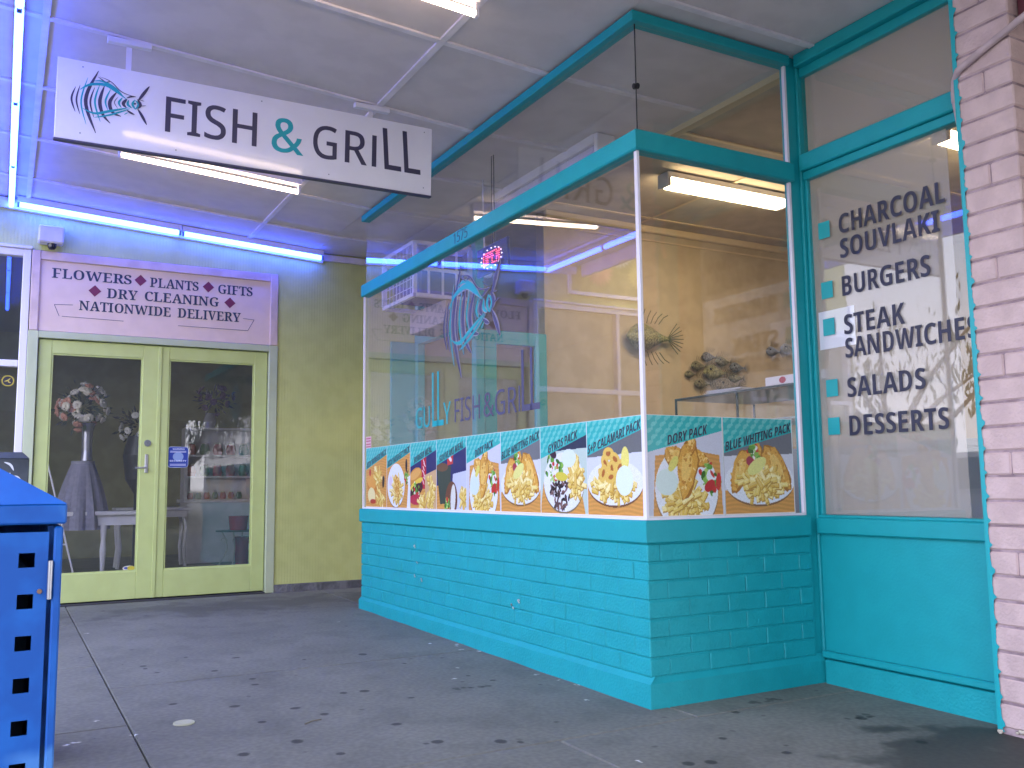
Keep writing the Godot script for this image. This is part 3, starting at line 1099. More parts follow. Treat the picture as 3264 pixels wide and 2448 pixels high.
	box(st, Vector3(3.6, 0.0, -8.65), Vector3(5.4, 3.7, -8.46))
	part(t, "inner_wall", st, M.beige)
	st = S()
	box(st, Vector3(4.34, 3.48, -7.16), Vector3(9.0, 3.55, -7.11), 0.012)
	box(st, Vector3(4.34, 3.4, -7.16), Vector3(9.0, 3.415, -7.145))
	part(t, "inner_cornice", st, M.beige_trim)
	st = S()
	box(st, Vector3(3.72, 3.55, -8.65), Vector3(9.2, 3.65, -1.9))
	part(t, "inner_ceiling", st, M.ceiling_in)
	st = S()
	box(st, Vector3(3.66, 3.2, -8.44), Vector3(3.72, 3.56, -1.9))
	part(t, "ceiling_beam", st, M.beige_trim)
	st = S()
	for z in [-6.9, -5.05, -3.2]:
		box(st, Vector3(3.73, 3.538, z - 0.018), Vector3(8.99, 3.549, z + 0.018))
	box(st, Vector3(5.37, 3.536, -7.1), Vector3(5.406, 3.5375, -2.06))
	part(t, "ceiling_strip", st, M.beige_trim)
	st = S()
	box(st, Vector3(XB + 0.12, -0.1, -7.0), Vector3(9.0, 0.03, ZC - 0.12))
	box(st, Vector3(3.7, -0.1, ZC - 0.12), Vector3(9.0, 0.03, -2.06))
	box(st, Vector3(3.61, -0.1, -8.45), Vector3(5.4, 0.03, -7.0))
	part(t, "floor", st, M.floor_in)
	st = S()
	box(st, Vector3(3.72, 3.66, -8.65), Vector3(9.3, 5.4, -1.86))
	box(st, Vector3(3.72, -0.2, -1.899), Vector3(9.3, 3.66, -1.82))
	part(t, "parapet_wall", st, M.pier_side)

# ------------------------------------------------------------------ pier
func pier() -> void:
	var x0 := 3.472
	var z0 := -2.335
	var z1 := -2.09
	var t := thing("brick_pier", "narrow mauve pink painted brick pier beside the side window", "pier", Vector3(x0, 0, -2.2))
	var st := S()
	box(st, Vector3(x0 + 0.007, -0.05, z0 + 0.006), Vector3(3.71, 3.3, z1 - 0.006))
	part(t, "core", st, M.pier_core)
	var ch := 0.098
	var w := z1 - z0
	var full := brick_mesh(Vector3(0.11, ch - 0.009, w), 0.006)
	var half := brick_mesh(Vector3(0.11, ch - 0.009, w / 2 - 0.004), 0.006)
	var back := brick_mesh(Vector3(0.112, ch - 0.009, w - 0.004), 0.006)
	var y := 0.012
	var k := 0
	while y < 3.2:
		var yc := y + ch / 2
		if k % 4 == 2:
			lay(t, half, Vector3(x0 + 0.055 + rng.randf_range(-0.002, 0.002), yc, z0 + w / 4), M.pier)
			lay(t, half, Vector3(x0 + 0.055 + rng.randf_range(-0.002, 0.002), yc, z1 - w / 4), M.pier)
		else:
			lay(t, full, Vector3(x0 + 0.055 + rng.randf_range(-0.002, 0.002), yc, (z0 + z1) / 2), M.pier)
		lay(t, back, Vector3(x0 + 0.175, yc, (z0 + z1) / 2 - 0.001), M.pier_side)
		y += ch
		k += 1
	# ragged teal cut-in along the window edge
	st = S()
	var yy := 0.0
	var prev := 0.022
	while yy < 3.2:
		var step := 0.012
		var inj := fposmod(yy - 0.012, ch)
		var nx := 0.012 + (0.013 if inj < 0.014 else 0.0) + rng.randf_range(-0.003, 0.003)
		poly(st, [Vector3(x0 - 0.003, yy, z0 - 0.004), Vector3(x0 - 0.003, yy, z0 + prev), Vector3(x0 - 0.003, yy + step, z0 + nx), Vector3(x0 - 0.003, yy + step, z0 - 0.004)], Vector3.LEFT)
		prev = nx
		yy += step
	box(st, Vector3(x0 - 0.003, 0.0, z0 - 0.008), Vector3(3.62, 3.23, z0 - 0.0045))
	part(t, "teal_paint_edge", st, M.teal_flat)
	st = S()
	for i in 9:
		var c := Vector3(x0 - 0.004 + rng.randf_range(0, 0.02), gy(-2.3) + rng.randf_range(0.0, 0.04), rng.randf_range(z0, z1))
		blob(st, c, Vector3(0.012, 0.012, 0.016) * rng.randf_range(0.4, 1.0), 6, 4)
	part(t, "crumbled_mortar", st, flat(hexc("c9bfae"), 0.9))
	# conduit
	var cn := thing("conduit", "mauve painted cable conduit bent over the top of the brick pier", "conduit", Vector3(x0, 2.5, -2.2))
	st = S()
	path(st, [Vector3(x0 - 0.016, 2.9, -1.7), Vector3(x0 - 0.016, 2.735, -2.2), Vector3(x0 - 0.014, 2.695, -2.31), Vector3(x0 + 0.02, 2.67, -2.352), Vector3(x0 + 0.035, 2.63, -2.366), Vector3(x0 + 0.035, 2.585, -2.366)], 0.016, 10)
	path(st, [Vector3(x0 + 0.035, 2.585, -2.366), Vector3(x0 + 0.03, 2.45, -2.345), Vector3(x0 + 0.05, 2.36, -2.342)], 0.014, 10)
	part(cn, "pipe", st, worn(hexc("c4aeb0"), 0.06, 0.5, 1.5, 80))
	var mb := thing("maroon_sign_box", "maroon framed white sign box high on the end face of the pier", "sign", Vector3(3.64, 2.84, -2.08))
	st = S()
	box(st, Vector3(3.53, 2.84, -2.085), Vector3(3.75, 3.1, -2.03), 0.005)
	part(mb, "frame", st, flat(hexc("5a2230"), 0.5))
	st = S()
	box(st, Vector3(3.56, 2.885, -2.03), Vector3(3.72, 3.07, -2.026))
	part(mb, "face", st, M.white)

# ------------------------------------------------------------------ hanging sign
const LOGO := [["d",0.0094,[-0.163,0.049,-0.180,-0.017,-0.160,-0.083]],["d",0.0083,[-0.143,0.061,-0.157,-0.019,-0.138,-0.092]],["t",0.0079,[-0.108,0.108,-0.135,-0.022,-0.107,-0.140]],
["d",0.0177,[-0.059,0.154,-0.114,-0.013,-0.060,-0.178]],["d",0.0083,[-0.074,0.062,-0.092,-0.018,-0.072,-0.097]],["t",0.0094,[-0.051,0.081,-0.070,-0.014,-0.041,-0.114]],
["d",0.0177,[-0.028,0.081,-0.047,-0.004,-0.030,-0.073,0.007,-0.114]],["t",0.0094,[0.002,0.068,-0.020,0.001,-0.007,-0.046]],["d",0.0177,[0.032,0.059,0.001,0.000,0.015,-0.052,0.057,-0.067]],
["d",0.0037,[0.040,0.035,0.023,0.002,0.041,-0.029]],["t",0.0104,[0.061,0.035,0.044,0.004,0.058,-0.021]],["d",0.0167,[0.083,0.032,0.066,0.003,0.082,-0.016]],["t",0.0125,[0.092,0.028,0.088,0.003,0.109,-0.013]],
["t",0.0156,[-0.142,0.038,-0.096,0.073,-0.025,0.086,0.031,0.061,0.081,0.029]],["t",0.0115,[-0.080,0.095,-0.036,0.102,0.024,0.077,0.069,0.036]],["d",0.0046,[-0.050,0.124,0.003,0.108,0.057,0.064,0.125,0.050]],
["d",0.0046,[-0.059,0.121,-0.019,0.098]],["d",0.0054,[-0.019,0.101,-0.002,0.108]],["t",0.0129,[-0.125,-0.059,-0.069,-0.075,0.006,-0.048,0.093,-0.014]],["t",0.0094,[-0.070,-0.097,-0.004,-0.073,0.061,-0.040,0.100,-0.017]],
["d",0.0156,[0.191,0.122,0.165,0.079,0.135,0.027]],["d",0.0146,[0.185,-0.090,0.160,-0.046,0.136,-0.010]],["d",0.0033,[0.146,0.038,0.168,0.036]],["d",0.0033,[0.147,0.005,0.178,0.014]],
["d",0.0104,[0.083,-0.028,0.103,-0.039,0.123,-0.046]],["t",0.0050,[0.072,-0.055,0.090,-0.040]],["d",0.0083,[0.081,0.036,0.103,0.048,0.125,0.052]],["t",0.0125,[0.121,0.034,0.111,0.007,0.127,-0.017]],
["t",0.0104,[0.123,0.032,0.140,0.013,0.127,-0.016]],["d",0.0125,[0.119,0.016,0.126,0.010]],["d",0.0146,[0.134,0.040,0.150,0.012,0.138,-0.010]]]

func logo(st_d: SurfaceTool, st_t: SurfaceTool, o: Vector3, right: Vector3, up: Vector3, k: float, kx: float, fat := 1.0, lift := 0.001) -> void:
	var i := 0
	for s in LOGO:
		var p := PackedVector2Array()
		for j in range(0, s[2].size(), 2):
			p.append(Vector2(s[2][j] * kx, s[2][j + 1] * k))
		stroke(st_d if s[0] == "d" else st_t, p, s[1] * k * fat, o, right, up, lift + 0.00008 * i)
		i += 1

func hanging_sign() -> void:
	var z := -5.05
	var t := thing("hanging_sign", "long white hanging board reading FISH & GRILL with a drawn fish skeleton", "sign", Vector3(1.2, 2.77, z))
	var st := S()
	box(st, Vector3(0.161, 2.769, z - 0.03), Vector3(2.252, 3.191, z), 0.002)
	part(t, "board", st, M.board)
	st = S()
	box(st, Vector3(0.158, 2.757, z - 0.033), Vector3(2.255, 2.768, z + 0.003), 0.002)
	part(t, "bottom_edge", st, flat(hexc("4a4862"), 0.5))
	var a := S()
	var b := S()
	var rt := Vector3.RIGHT
	var up := Vector3.UP
	logo(a, b, Vector3(0.413, 3.0, z), rt, up, 1.0, 1.0)
	glyphs(a, "FISH", sans_mid, Vector3(0.69, 2.893, z), rt, up, 0.193, 0.488, 0.0015)
	glyphs(b, "&", sans_mid, Vector3(1.262, 2.884, z), rt, up, 0.201, 0.184, 0.0015)
	glyphs(a, "G", sans_mid, Vector3(1.502, 2.888, z), rt, up, 0.198, 0.142, 0.0015)
	glyphs(a, "R", sans_mid, Vector3(1.694, 2.89, z), rt, up, 0.193, 0.137, 0.0015)
	glyphs(a, "l", sans_mid, Vector3(1.862, 2.891, z), rt, up, 0.191, 0.028, 0.0015)
	var lean := (up + Vector3(-0.07, 0, 0)).normalized()
	glyphs(a, "L", sans_mid, Vector3(1.944, 2.888, z), rt, lean, 0.252, 0.108, 0.0015)
	glyphs(a, "L", sans_mid, Vector3(2.073, 2.888, z), rt, lean, 0.256, 0.106, 0.0015)
	part(t, "dark_lettering", a, M.charcoal)
	part(t, "teal_lettering", b, M.teal_ink)
	t.rotation.x = 0.045   # the board hangs a little off plumb
	st = S()
	for p in [[0.28, 2.81], [0.28, 3.16], [1.2, 3.16], [2.2, 3.16], [2.2, 2.81], [0.75, 2.8], [1.6, 2.8]]:
		tube(st, Vector3(p[0], p[1], z), Vector3(p[0], p[1], z + 0.002), 0.004, 0.003, 8)
	part(t, "screw", st, M.steel)
	for x in [0.5, 1.86]:
		st = S()
		var y := soffit(x) - 0.013
		box(st, Vector3(x - 0.11, y - 0.03, z - 0.035), Vector3(x + 0.11, y - 0.0005, z + 0.005), 0.003)
		box(st, Vector3(x - 0.014, 3.15, z - 0.036), Vector3(x + 0.014, y - 0.03, z - 0.031))
		part(t, "hanger", st, M.white_trim)

# ------------------------------------------------------------------ lamps
func area(parent: Node3D, at: Vector3, size: Vector2, col: Color, e: float, slope := 0.0) -> void:
	var l := AreaLight3D.new()
	l.name = "lamp_light"
	l.light_color = col
	l.light_energy = e
	l.area_size = size
	l.area_range = 14.0
	l.area_attenuation = 2.0
	l.shadow_enabled = true
	parent.add_child(l)
	l.position = at - parent.position
	l.basis = Basis(Vector3.BACK, slope) * Basis(Vector3.RIGHT, -PI / 2)

func tubes() -> void:
	var warm := glow(hexc("ffe0c0"), 2.2)
	var blue := glow(Color(0.16, 0.3, 1.0), 6.0)
	var body: StandardMaterial3D = M.white_trim
	var cold := Color(0.16, 0.3, 1.0)
	# warm tubes on white battens under the awning
	var names := ["lit fluorescent tube on white batten just behind the hanging sign", "lit fluorescent tube on white batten out in front of the hanging sign"]
	for k in 2:
		var z: float = [-6.52, -3.61][k]
		var t := thing("fluorescent_light", names[k], "light", Vector3(1.22, 3.2, z), "fluorescent lights under the awning")
		var x0 := 0.62
		var x1 := 1.83
		var y0 := soffit(x0) - 0.12
		var y1 := soffit(x1) - 0.12
		var st := S()
		slab4(st, [Vector3(x0 - 0.02, y0 + 0.05, z - 0.035), Vector3(x1 + 0.02, y1 + 0.05, z - 0.035), Vector3(x1 + 0.02, y1 + 0.05, z + 0.035), Vector3(x0 - 0.02, y0 + 0.05, z + 0.035)], Vector3(0, 0.068, 0))
		part(t, "batten_body", st, body)
		st = S()
		box(st, Vector3(x0 - 0.022, y0 - 0.02, z - 0.014), Vector3(x0, y0 + 0.05, z + 0.014), 0.004)
		part(t, "tube_holder", st, body)
		st = S()
		box(st, Vector3(x1, y1 - 0.02, z - 0.014), Vector3(x1 + 0.022, y1 + 0.05, z + 0.014), 0.004)
		part(t, "tube_holder", st, body)
		st = S()
		tube(st, Vector3(x0, y0, z), Vector3(x1, y1, z), 0.017, 0.017, 14)
		part(t, "tube", st, warm)
		area(t, Vector3((x0 + x1) / 2, (y0 + y1) / 2 - 0.0172, z), Vector2(1.2, 0.026), hexc("ffdcb4"), 0.012, -atan(0.065))
	# blue tubes
	for k in 4:
		var z1: float = -3.66 - 1.235 * k
		var z0 := z1 - 1.18
		var x := -0.02
		var y := soffit(x) - 0.075
		var t := thing("blue_tube_light", ["blue fluorescent tube of the awning edge row, fourth from the green wall", "blue fluorescent tube of the awning edge row, third from the green wall", "blue fluorescent tube of the awning edge row, second from the green wall", "blue fluorescent tube of the awning edge row, touching the green wall corner"][k], "light", Vector3(x, y, z1), "blue tubes under the awning")
		var st := S()
		box(st, Vector3(x - 0.022, y + 0.022, z0 - 0.02), Vector3(x + 0.022, y + 0.07, z1 + 0.02), 0.004)
		part(t, "batten_body", st, body)
		st = S()
		box(st, Vector3(x - 0.012, y - 0.018, z0 - 0.02), Vector3(x + 0.012, y + 0.022, z0), 0.003)
		part(t, "tube_holder", st, M.steel)
		st = S()
		box(st, Vector3(x - 0.012, y - 0.018, z1), Vector3(x + 0.012, y + 0.022, z1 + 0.02), 0.003)
		part(t, "tube_holder", st, M.steel)
		st = S()
		tube(st, Vector3(x, y, z0), Vector3(x, y, z1), 0.02, 0.02, 14)
		part(t, "tube", st, blue)
		area(t, Vector3(x, y - 0.0202, (z0 + z1) / 2), Vector2(0.03, 1.18), cold, 0.02)
	for k in 2:
		var x0: float = [0.04, 1.335][k]
		var x1: float = [1.285, 2.58][k]
		var z := ZW + 0.1
		var y0 := soffit(x0) - 0.075
		var y1 := soffit(x1) - 0.075
		var t := thing("blue_tube_light", ["blue fluorescent tube along the green wall above the alarm box", "blue fluorescent tube along the green wall ending near the teal bay"][k], "light", Vector3(x0, y0, z), "blue tubes under the awning")
		var st := S()
		slab4(st, [Vector3(x0 - 0.02, y0 + 0.02, z - 0.022), Vector3(x1 + 0.02, y1 + 0.02, z - 0.022), Vector3(x1 + 0.02, y1 + 0.02, z + 0.022), Vector3(x0 - 0.02, y0 + 0.02, z + 0.022)], Vector3(0, 0.05, 0))
		part(t, "batten_body", st, body)
		st = S()
		box(st, Vector3(x0 - 0.02, y0 - 0.018, z - 0.012), Vector3(x0, y0 + 0.022, z + 0.012), 0.003)
		part(t, "tube_holder", st, M.steel)
		st = S()
		box(st, Vector3(x1, y1 - 0.018, z - 0.012), Vector3(x1 + 0.02, y1 + 0.022, z + 0.012), 0.003)
		part(t, "tube_holder", st, M.steel)
		st = S()
		tube(st, Vector3(x0, y0, z), Vector3(x1, y1, z), 0.02, 0.02, 14)
		part(t, "tube", st, blue)
		area(t, Vector3((x0 + x1) / 2, (y0 + y1) / 2 - 0.0202, z), Vector2(1.2, 0.03), cold, 0.02, -atan(0.065))
	# diffuser fittings inside the fish shop
	var lit := glow(hexc("ffe9b8"), 3.0)
	for k in 3:
		var lab: String = ["lit ceiling light with prismatic cover over the display case", "lit ceiling light with prismatic cover behind the side window", "unlit ceiling light fitting inside the corner bay"][k]
		var t := thing("ceiling_light", lab, "light", [Vector3(5.36, 3.4, -5.8), Vector3(6.5, 3.4, -4.08), Vector3(3.32, 3.15, -5.4)][k], "ceiling lights inside the fish shop")
		var st := S()
		var lo: Vector3 = [Vector3(4.71, 3.42, -5.87), Vector3(5.87, 3.42, -4.15), Vector3(3.25, 3.1, -6.1)][k]
		var hi: Vector3 = [Vector3(6.0, 3.49, -5.73), Vector3(7.16, 3.49, -4.01), Vector3(3.39, 3.17, -4.72)][k]
		box(st, lo, hi, 0.02)
		part(t, "diffuser", st, lit if k < 2 else flat(hexc("c2bfe0"), 0.25))
		st = S()
		box(st, Vector3(lo.x - 0.005, hi.y, lo.z), Vector3(hi.x + 0.005, hi.y + (0.048 if k < 2 else 0.064), hi.z), 0.004)
		if k < 2:
			box(st, Vector3(lo.x - 0.035, lo.y - 0.002, lo.z - 0.003), Vector3(lo.x - 0.001, hi.y + 0.047, hi.z + 0.003), 0.006)
			box(st, Vector3(hi.x + 0.001, lo.y - 0.002, lo.z - 0.003), Vector3(hi.x + 0.035, hi.y + 0.047, hi.z + 0.003), 0.006)
		else:
			box(st, Vector3(lo.x - 0.003, lo.y - 0.002, hi.z + 0.001), Vector3(hi.x + 0.003, hi.y + 0.06, hi.z + 0.04), 0.006)
			box(st, Vector3(lo.x - 0.003, lo.y - 0.002, lo.z - 0.04), Vector3(hi.x + 0.003, hi.y + 0.06, lo.z - 0.001), 0.006)
		part(t, "housing", st, M.white_trim)
		if k < 2:
			area(t, Vector3((lo.x + hi.x) / 2, lo.y - 0.01, (lo.z + hi.z) / 2), Vector2(1.25, 0.13), hexc("ffe9c8"), 0.3)

# ------------------------------------------------------------------ lettering on the glass
func window_print() -> void:
	var rt := Vector3.BACK
	var up := Vector3.UP
	# side window menu
	var t := thing("menu_lettering", "dark menu words with teal squares on the side window: charcoal souvlaki, burgers, steak sandwiches", "lettering", Vector3(XR, 1.2, -2.9))
	var x := XR + 0.0445
	var a := S()
	for w in [["CHARCOAL", 2.217, 0.1, 0.595], ["SOUVLAKI", 2.092, 0.099, 0.56], ["BURGERS", 1.9, 0.1, 0.5], ["STEAK", 1.705, 0.1, 0.352], ["SANDWICHES", 1.587, 0.099, 0.71], ["SALADS", 1.391, 0.098, 0.44], ["DESSERTS", 1.203, 0.098, 0.545]]:
		# seen on the inner pane, a little behind the frame face
		glyphs(a, w[0], sans_bold, Vector3(x, w[1], -3.098 - 0.035), rt, up, w[2], w[3], 0.001)
	part(t, "lettering", a, M.navy)
	for s in [2.263, 1.95, 1.76, 1.448, 1.256]:
		var st := S()
		var h := 0.043
		box(st, Vector3(x - 0.0012, s - h, -3.225 - 0.04), Vector3(x - 0.0002, s + h, -3.152 - 0.04))
		part(t, "square", st, M.teal_ink)
	var fm := thing("window_film", "milky beige translucent film stuck inside most of the side window", "film", Vector3(XR, 0.82, -2.95))
	var mf := flat(Color(0.78, 0.74, 0.7, 0.4), 0.8)
	mf.transparency = BaseMaterial3D.TRANSPARENCY_ALPHA
	for y in [[0.818, 2.553, -2.52], [2.693, 3.117, -2.35]]:
		var sf := S()
		box(sf, Vector3(XR + 0.0572, y[0], -3.318), Vector3(XR + 0.0582, y[1], y[2]))
		part(fm, "sheet", sf, mf)
	var pn := thing("taped_paper", "plain white paper taped inside the side window beside STEAK", "paper", Vector3(XR, 1.65, -3.2))
	var sp := S()
	box(sp, Vector3(XR + 0.053, 1.65, -3.30), Vector3(XR + 0.055, 1.845, -3.075))
	part(pn, "sheet", sp, flat(hexc("dcdce6"), 0.6))
	# shop name and fish on the long pane
	var d := thing("window_decal", "large drawn fish over the words GULLY FISH & GRILL on the bay glass", "decal", Vector3(XB, 1.4, -5.2))
	var sa := S()
	var sb := S()
	var sw := S()
	var xg := XB + 0.0215
	var o := Vector3(xg, 2.065, -5.13)
	logo(sw, sw, o, rt, up, 2.2, 2.17, 1.5, 0.0002)
	logo(sa, sb, o, rt, up, 2.2, 2.17, 0.95, 0.004)
	glyphs(sb, "GU", sans, Vector3(xg, 1.388, -6.0), rt, up, 0.145, 0.24, 0.001)
	glyphs(sb, "L", sans, Vector3(xg, 1.386, -5.72), rt, up, 0.37, 0.1, 0.001)
	glyphs(sb, "L", sans, Vector3(xg, 1.386, -5.635), rt, up, 0.37, 0.1, 0.001)
	glyphs(sb, "Y", sans, Vector3(xg, 1.39, -5.54), rt, up, 0.145, 0.115, 0.001)
	glyphs(sa, "FISH", sans, Vector3(xg, 1.392, -5.365), rt, up, 0.151, 0.36, 0.001)
	glyphs(sa, "&", sans, Vector3(xg, 1.395, -4.955), rt, up, 0.147, 0.135, 0.001)
	glyphs(sa, "GR", sans, Vector3(xg, 1.395, -4.805), rt, up, 0.151, 0.265, 0.001)
	glyphs(sa, "l", sans, Vector3(xg, 1.397, -4.52), rt, up, 0.148, 0.018, 0.001)
	glyphs(sa, "L", sans, Vector3(xg, 1.395, -4.485), rt, up, 0.35, 0.11, 0.001)
	glyphs(sa, "L", sans, Vector3(xg, 1.395, -4.385), rt, up, 0.35, 0.1, 0.001)
	part(d, "dark_print", sa, M.mauve)
	part(d, "teal_print", sb, M.teal_ink)
	part(d, "pale_outline", sw, flat(hexc("a9a4b4"), 0.6))
	var n := thing("red_notice", "tiny red and white notice at the far end of the bay glass", "notice", Vector3(XB, 1.3, -7.0))
	var st2 := S()
	box(st2, Vector3(xg - 0.001, 1.295, -7.02), Vector3(xg, 1.385, -6.9))
	part(n, "sheet", st2, flat(hexc("d9b8bc"), 0.6))
	st2 = S()
	for y in [1.3, 1.32, 1.345, 1.365]:
		box(st2, Vector3(xg - 0.002, y, -7.01), Vector3(xg - 0.0012, y + 0.009, -6.91))
	part(n, "print", st2, flat(hexc("b04860"), 0.6))

# ------------------------------------------------------------------ posters
const PS := 160
func ell(im: Image, cx: float, cy: float, rx: float, ry: float, ang: float, col: Color, vary := 0.06) -> void:
	var R := maxf(rx, ry) * PS
	var c := cos(ang)
	var s := sin(ang)
	for y in range(maxi(0, int(cy * PS - R)), mini(PS, int(cy * PS + R) + 1)):
		for x in range(maxi(0, int(cx * PS - R)), mini(PS, int(cx * PS + R) + 1)):
			var dx := (x + 0.5) / PS - cx
			var dy := (y + 0.5) / PS - cy
			var u := (dx * c + dy * s) / rx
			var v := (-dx * s + dy * c) / ry
			if u * u + v * v < 1.0:
				var k := 1.0 + rng.randf_range(-vary, vary)
				im.set_pixel(x, y, Color(col.r * k, col.g * k, col.b * k))

func pgon(im: Image, p: PackedVector2Array, col: Color, vary := 0.03) -> void:
	var r := Rect2(p[0], Vector2.ZERO)
	for q in p:
		r = r.expand(q)
	for y in range(maxi(0, int(r.position.y * PS)), mini(PS, int(r.end.y * PS) + 1)):
		for x in range(maxi(0, int(r.position.x * PS)), mini(PS, int(r.end.x * PS) + 1)):
			if Geometry2D.is_point_in_polygon(Vector2((x + 0.5) / PS, (y + 0.5) / PS), p):
				var k := 1.0 + rng.randf_range(-vary, vary)
				im.set_pixel(x, y, Color(col.r * k, col.g * k, col.b * k))

func chips(im: Image, cx: float, cy: float, rx: float, ry: float, n: int) -> void:
	for i in n:
		var a := rng.randf() * TAU
		var r := sqrt(1.0 - float(i) / n) * rng.randf_range(0.8, 1.1)
		var col := hexc(["e2c767", "ead57e", "dab955", "efdf98", "d6b04e"][i % 5])
		var x := cx + cos(a) * rx * r
		var y := cy + sin(a) * ry * r
		var an := a + rng.randf_range(-0.9, 0.9)
		var ln := rng.randf_range(0.05, 0.1)
		var wd := rng.randf_range(0.022, 0.032)
		bar(im, x + 0.006, y + 0.01, ln, wd * 1.1, an, hexc("b3893c"))
		bar(im, x, y, ln, wd, an, col)
		bar(im, x - 0.004, y - 0.005, ln * 0.85, wd * 0.4, an, col.lightened(0.2))

func bar(im: Image, cx: float, cy: float, hl: float, hw: float, an: float, col: Color) -> void:
	var u := Vector2(cos(an), sin(an)) * hl
	var v := Vector2(-sin(an), cos(an)) * hw
	var c := Vector2(cx, cy)
	pgon(im, PackedVector2Array([c - u - v * 0.8, c + u * 0.95 - v, c + u + v * 0.7, c - u * 0.92 + v]), col, 0.06)

func fillet(im: Image, cx: float, cy: float, rx: float, ry: float, an: float) -> void:
	var c := Vector2(cx, cy)
	for k in 3:
		var p := PackedVector2Array()
		for i in 22:
			var a := TAU * i / 22.0
			var q: Vector2 = Vector2(cos(a) * rx, sin(a) * ry * (1.0 - 0.35 * cos(a))) * [1.06, 0.97, 0.55][k] * (1.0 + rng.randf_range(-0.09, 0.09))
			p.append(c + q.rotated(an) + Vector2(0.008, 0.012) * [1.0, 0.0, -0.6][k])
		pgon(im, p, [hexc("a06c2c"), hexc("d6a147"), hexc("e4bd66")][k], 0.08)
	for i in 22:
		var a := rng.randf() * TAU
		var q := Vector2(cos(a) * rx, sin(a) * ry) * sqrt(rng.randf()) * 0.9
		var e := c + q.rotated(an)
		ell(im, e.x, e.y, rng.randf_range(0.012, 0.03), rng.randf_range(0.008, 0.016), rng.randf() * PI, hexc(["c28a3a", "ebca7c", "dcae56", "bd8238"][i % 4]), 0.08)

func salad(im: Image, cx: float, cy: float, r: float) -> void:
	for i in 26:
		var a := rng.randf() * TAU
		var q := sqrt(rng.randf()) * r
		ell(im, cx + cos(a) * q, cy + sin(a) * q, rng.randf_range(0.02, 0.05), rng.randf_range(0.015, 0.03), rng.randf() * PI, hexc(["5f9a3c", "86b552", "a8c870", "c03a34", "e6e6dc", "3c6a2c"][i % 6]), 0.1)

